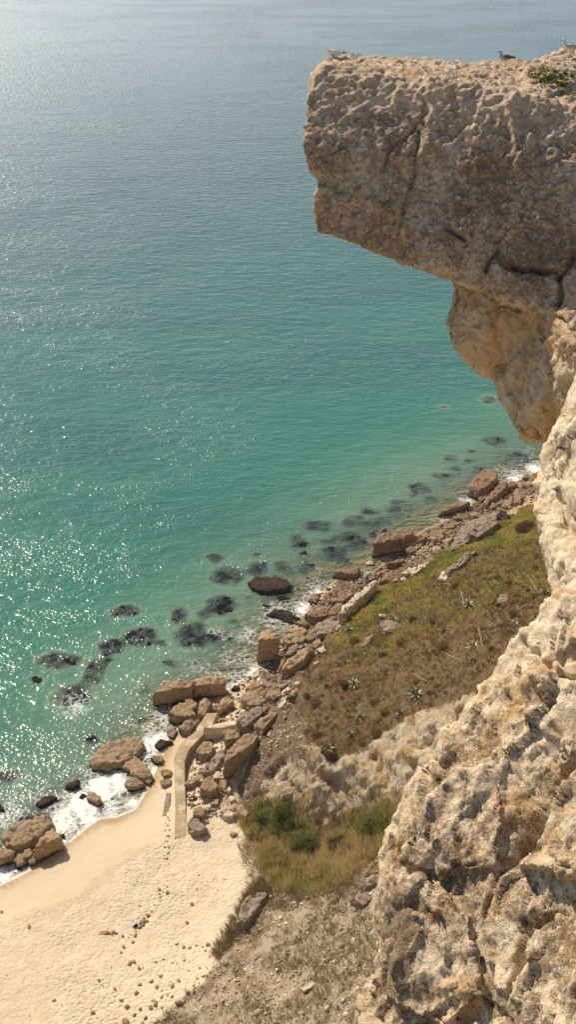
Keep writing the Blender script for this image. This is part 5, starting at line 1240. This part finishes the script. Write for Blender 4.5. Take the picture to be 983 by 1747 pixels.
tag(bpy.data.objects['dry_scrub'], 'straw-coloured dry scrub patches on the scree slope', 'scrub', kind='stuff')
# roots and green moss on the near cliffs
def cliff_pts(oname, poly, n, rs):
    o = bpy.data.objects[oname]; me = o.data; V = getco(me); Nn = getno(me); x, y = proj(V[:, 0], V[:, 1], V[:, 2])
    m = inpoly(x, y, poly) & (((np.array([0, 0, CAMH]) - V) * Nn).sum(1) > 0); r = np.random.default_rng(rs); c = np.where(m)[0]
    return (V[r.choice(c, n)], r) if len(c) else (np.zeros((0, 3)), r)
p, r = cliff_pts('cliff_overhang', [(905,118),(925,112),(983,125),(983,165),(960,158),(920,140),(905,133)], 900, 20)
if len(p):
    tufts('moss', p, 8, r.uniform(.03, .11, len(p)), np.full(len(p), .12), 0.02, r, rndmat('moss', [(0, (.07, .10, .02)), (.5, (.20, .22, .05)), (1, (.38, .28, .08))]), rnd=r.uniform(0, 1, len(p)), spread=1.5)
    tag(bpy.data.objects['moss'], 'green and ochre low growth on the mound at the right of the rock top', 'moss', kind='stuff')
p, r = cliff_pts('cliff_face', C8([(520,1050),(590,960),(605,970),(560,1060),(500,1160),(460,1210),(450,1205),(490,1130)]), 130, 21)
if len(p):
    tufts('dry_roots', p, 5, r.uniform(.02, .10, len(p)), r.uniform(.05, .22, len(p)), 0.007, r, rndmat('roots', [(0, (.10, .05, .03)), (1, (.28, .16, .10))]), rnd=r.uniform(0, 1, len(p)), spread=1.5)
    tag(bpy.data.objects['dry_roots'], 'dry brown twiggy plant growing in the crack of the near cliff', 'dry plant', kind='stuff')

# ------------------------------------------------------------------ agaves and their dead flower stalks
MAG = rndmat('agave_leaf', [(0, (0.17, 0.175, 0.10)), (0.5, (0.30, 0.30, 0.18)), (0.75, (0.55, 0.52, 0.36)), (1, (0.74, 0.68, 0.50))], 0.6)
def agave(px, py, rpx, label, pale=.5, group=None, seed=0):
    g = G(px, py + rpx * .3); dist = (g - CAMV).length; L = rpx / FPX * dist * 1.6
    root = empty('agave', g, seed * 1.3); tag(root, label, 'agave', group); r = np.random.default_rng(seed); nl = 22
    for lo_, hi_, nm in ((0, nl, 'leaves'),):
        V = []; F = []; rn = []
        for k in range(nl):
            a = k * 2.4 + r.uniform(-.2, .2); el = R(12) + R(66) * (k / nl); ll = L * r.uniform(.8, 1.1) * (1 - .2 * k / nl); pv = r.uniform(0, .6) + (r.uniform(0, 1) < pale * .5) * .5
            for i in range(5):
                s = i / 4; e2 = el - .55 * s * s; rr_ = ll * s * math.cos(e2 * .9 if s > 0 else 0); zz = ll * s * math.sin(e2) + .05; wdt = L * .13 * (math.sin(min(1, s * 1.2 + .25) * 3.14) * .9 + .1) * (1 - s) ** .3 + .004
                cx2, cy2 = math.cos(a) * rr_, math.sin(a) * rr_; nx_, ny_ = -math.sin(a), math.cos(a)
                V += [(cx2 + nx_ * wdt, cy2 + ny_ * wdt, zz + wdt * .35), (cx2, cy2, zz - .02), (cx2 - nx_ * wdt, cy2 - ny_ * wdt, zz + wdt * .35)]; rn += [pv] * 3
            b = len(V) - 15
            for i in range(4):
                for j in (0, 1): F.append((b + i * 3 + j, b + i * 3 + j + 1, b + i * 3 + j + 4, b + i * 3 + j + 3))
        me = npmesh(nm, V, F); attr(me, 'rnd', rn); link(nm, me, MAG, root)
    loft('core', [(0, 0, -.15, L * .13, L * .13), (0.001, 0, L * .3, L * .11, L * .11), (0.002, 0, L * .7, L * .02, L * .02)], 8, MAG, root, 0)
    return root
AG = [(808,1103,15,'largest agave, bleached leaves, high on the slope beside the foreground cliff',1.0),(711,1184,17,'big bushy agave at the upper rim of the pale scarp',.5),(560,1276,14,'agave hanging over the scarp above the grass thicket',.6),
 (604,1165,12,'agave with whitish leaf tips in the middle of the lower scrub',.9),(615,1222,11,'upper one of two agaves near the scarp edge above the hanging agave',.5),(597,1250,9,'lower one of two agaves near the scarp edge above the hanging agave',.3),
 (671,1058,13,'dark agave growing by the grey outcrop',.1),(759,1075,13,'blue-green agave alone in the brown scrub left of the largest agave',.1),(799,1030,12,'pale spindly agave on the upper slope',.9),(846,998,9,'small bleached agave near the iceplant edge',.8),
 (878,1064,10,'agave with white leaves right against the foreground cliff',1.0),(931,1008,9,'agave under the lying stalk beside the pale cliff',.5),(596,1073,9,'small green agave on the green slope below the beam-like slab',.1),
 (589,1130,11,'grey-green agave left of the middle of the lower scrub',.5),(547,1153,9,'agave near the lower left edge of the scrub',.4),(507,1186,11,'agave at the scrub corner above the layered ledge',.2),
 (775,1161,11,'agave between the big bushy one and the foreground cliff',.3),(683,1214,10,'dark agave on the rim left of the big bushy one',.1),(671,1029,8,'small agave at the base of a standing stalk on the iceplant',.2),
 (626,1120,9,'faint green agave in the scrub below the tilted grey slab',.2),(807,1124,8,'small agave just under the largest agave',.5)]
for k, (x, y, rp, lb, pl) in enumerate(AG): agave(x, y, rp, lb, pl, 'agaves on the slope', k + 1)
MSTK = plain('dead_stalk', (0.20, 0.14, 0.085), 0.9, 0.1, 0.2, 8); MSTP = plain('bleached_stalk', (0.50, 0.42, 0.30), 0.9, 0.1, 0.15, 8)
def stalk(b, tp, label, mat=MSTK, branch=True, rw=.045):
    g = G(*b); x, y, z = g; hh = 1.0; tx = x
    lying = not branch
    if lying: tpt = G(*tp) + Vector((0, 0, 1.0))
    else:
        lo_, hi_ = 0.0, 15.0
        for _ in range(30):
            hh = (lo_ + hi_) / 2; a_, b__ = proj(np.array([x]), np.array([y]), np.array([z + hh]))
            if b__[0] > tp[1]: lo_ = hh
            else: hi_ = hh
        a_, b__ = proj(np.array([x]), np.array([y]), np.array([z + hh])); tpt = Vector((x + (tp[0] - a_[0]) / FPX * (Vector((x, y, z)) - CAMV).length, y, z + hh))
    root = empty('agave_stalk', g); tag(root, label, 'flower stalk', 'dead agave stalks')
    d = tpt - g; vs2 = [Vector((0, 0, -.1)), d * .35 + Vector((.04, 0, 0)), d * .7 + Vector((.02, 0, 0)), d]; es = [(0, 1), (1, 2), (2, 3)]
    skin_obj('stem', [tuple(v) for v in vs2], es, [rw, rw * .9, rw * .75, rw * .4], 0, mat, root, 1)
    if branch:
        for k in range(8):
            f = .55 + .43 * k / 8; a = k * 2.4; c = d * f; L = .55 * (1.15 - f)+.12; e = c + Vector((math.cos(a) * L, math.sin(a) * L, L * .35))
            br_ = skin_obj('branch', [tuple(c), tuple((c + e) / 2 - Vector((0, 0, .03))), tuple(e), tuple(e + Vector((.05, .03, .10)))], [(0, 1), (1, 2), (2, 3)], [.018, .015, .04, .03], 0, mat, root, 1)
stalk((705,1012), (691,953), 'tall thin dead stalk rising from the iceplant near the flat pale slab')
stalk((677,1048), (671,992), 'dead stalk standing right above the dark agave by the grey outcrop')
stalk((648,1072), (641,1028), 'leaning dead stalk left of the grey outcrop')
stalk((596,1122), (588,1082), 'thin dead stalk above the grey-green agave in the lower scrub')
stalk((926,1022), (900,992), 'bleached straight stalk lying against the slope beside the pale cliff', MSTP, False)
stalk((793,1033), (785,1016), 'short bleached stalk stuck in the pale spindly agave', MSTP, False, .05)
stalk((737,1167), (701,1158), 'bleached stalk lying behind the big bushy agave', MSTP, False)
stalk((800,1133), (752,1122), 'long bleached stalk lying left below the largest agave', MSTP, False)
stalk((824,1103), (815,1078), 'bleached stalk standing behind the largest agave', MSTP, False)
print('p6', round(time.time() - T0, 1))
# ------------------------------------------------------------------ sea air
bm = bmesh.new(); bmesh.ops.create_cube(bm, size=1.0)
me = bpy.data.meshes.new('haze'); bm.to_mesh(me); bm.free()
for v in me.vertices: v.co = (v.co.x * 24000, v.co.y * 24000, v.co.z * 160)
hz_o = link('haze', me, None, smooth=False); hz_o.location = (0, 0, 52)
t = NT('sea_air'); pv = t.n('ShaderNodeVolumePrincipled'); pv.inputs['Color'].default_value = (0.86, 0.92, 1.0, 1); pv.inputs['Density'].default_value = 0.00019; pv.inputs['Anisotropy'].default_value = 0.55
t.t.links.new(pv.outputs[0], t.out.inputs['Volume']); me.materials.append(t.m)
tag(hz_o, 'thin pale sea haze filling the air over the bay', 'haze', kind='stuff')
# ------------------------------------------------------------------ light and world
sc = bpy.context.scene
SUN_EL, SUN_AZ = R(43), R(-38)      # azimuth measured from +Y (view direction), negative = left
sdir = Vector((math.sin(SUN_AZ) * math.cos(SUN_EL), math.cos(SUN_AZ) * math.cos(SUN_EL), math.sin(SUN_EL)))
sl = bpy.data.lights.new('sun', 'SUN'); sl.energy = 5.0; sl.angle = R(0.53); sl.color = (1.0, 0.88, 0.72)
so = bpy.data.objects.new('sun', sl); C.objects.link(so); so.rotation_euler = sdir.to_track_quat('Z', 'Y').to_euler(); so.location = (-80, 120, 200)
w = bpy.data.worlds.new('World'); sc.world = w; w.use_nodes = True
nt = w.node_tree; bg = nt.nodes['Background']
sky = nt.nodes.new('ShaderNodeTexSky'); sky.sky_type = 'NISHITA'; sky.sun_disc = False
sky.sun_elevation = SUN_EL; sky.sun_rotation = SUN_AZ; sky.altitude = 100; sky.air_density = 1.0; sky.dust_density = 1.0; sky.ozone_density = 1.0
nt.links.new(sky.outputs[0], bg.inputs[0]); bg.inputs[1].default_value = 0.11
vs = sc.view_settings; vs.view_transform = 'Standard'; vs.look = 'None'; vs.gamma = 1; vs.exposure = 0.08; vs.use_curve_mapping = False
sc.cycles.max_bounces = 6; sc.cycles.transparent_max_bounces = 8
sc.cycles.sample_clamp_direct = 0; sc.cycles.sample_clamp_indirect = 6
sc.cycles.caustics_reflective = False; sc.cycles.caustics_refractive = False
sc.cycles.use_denoising = True
print('total', round(time.time() - T0, 1))
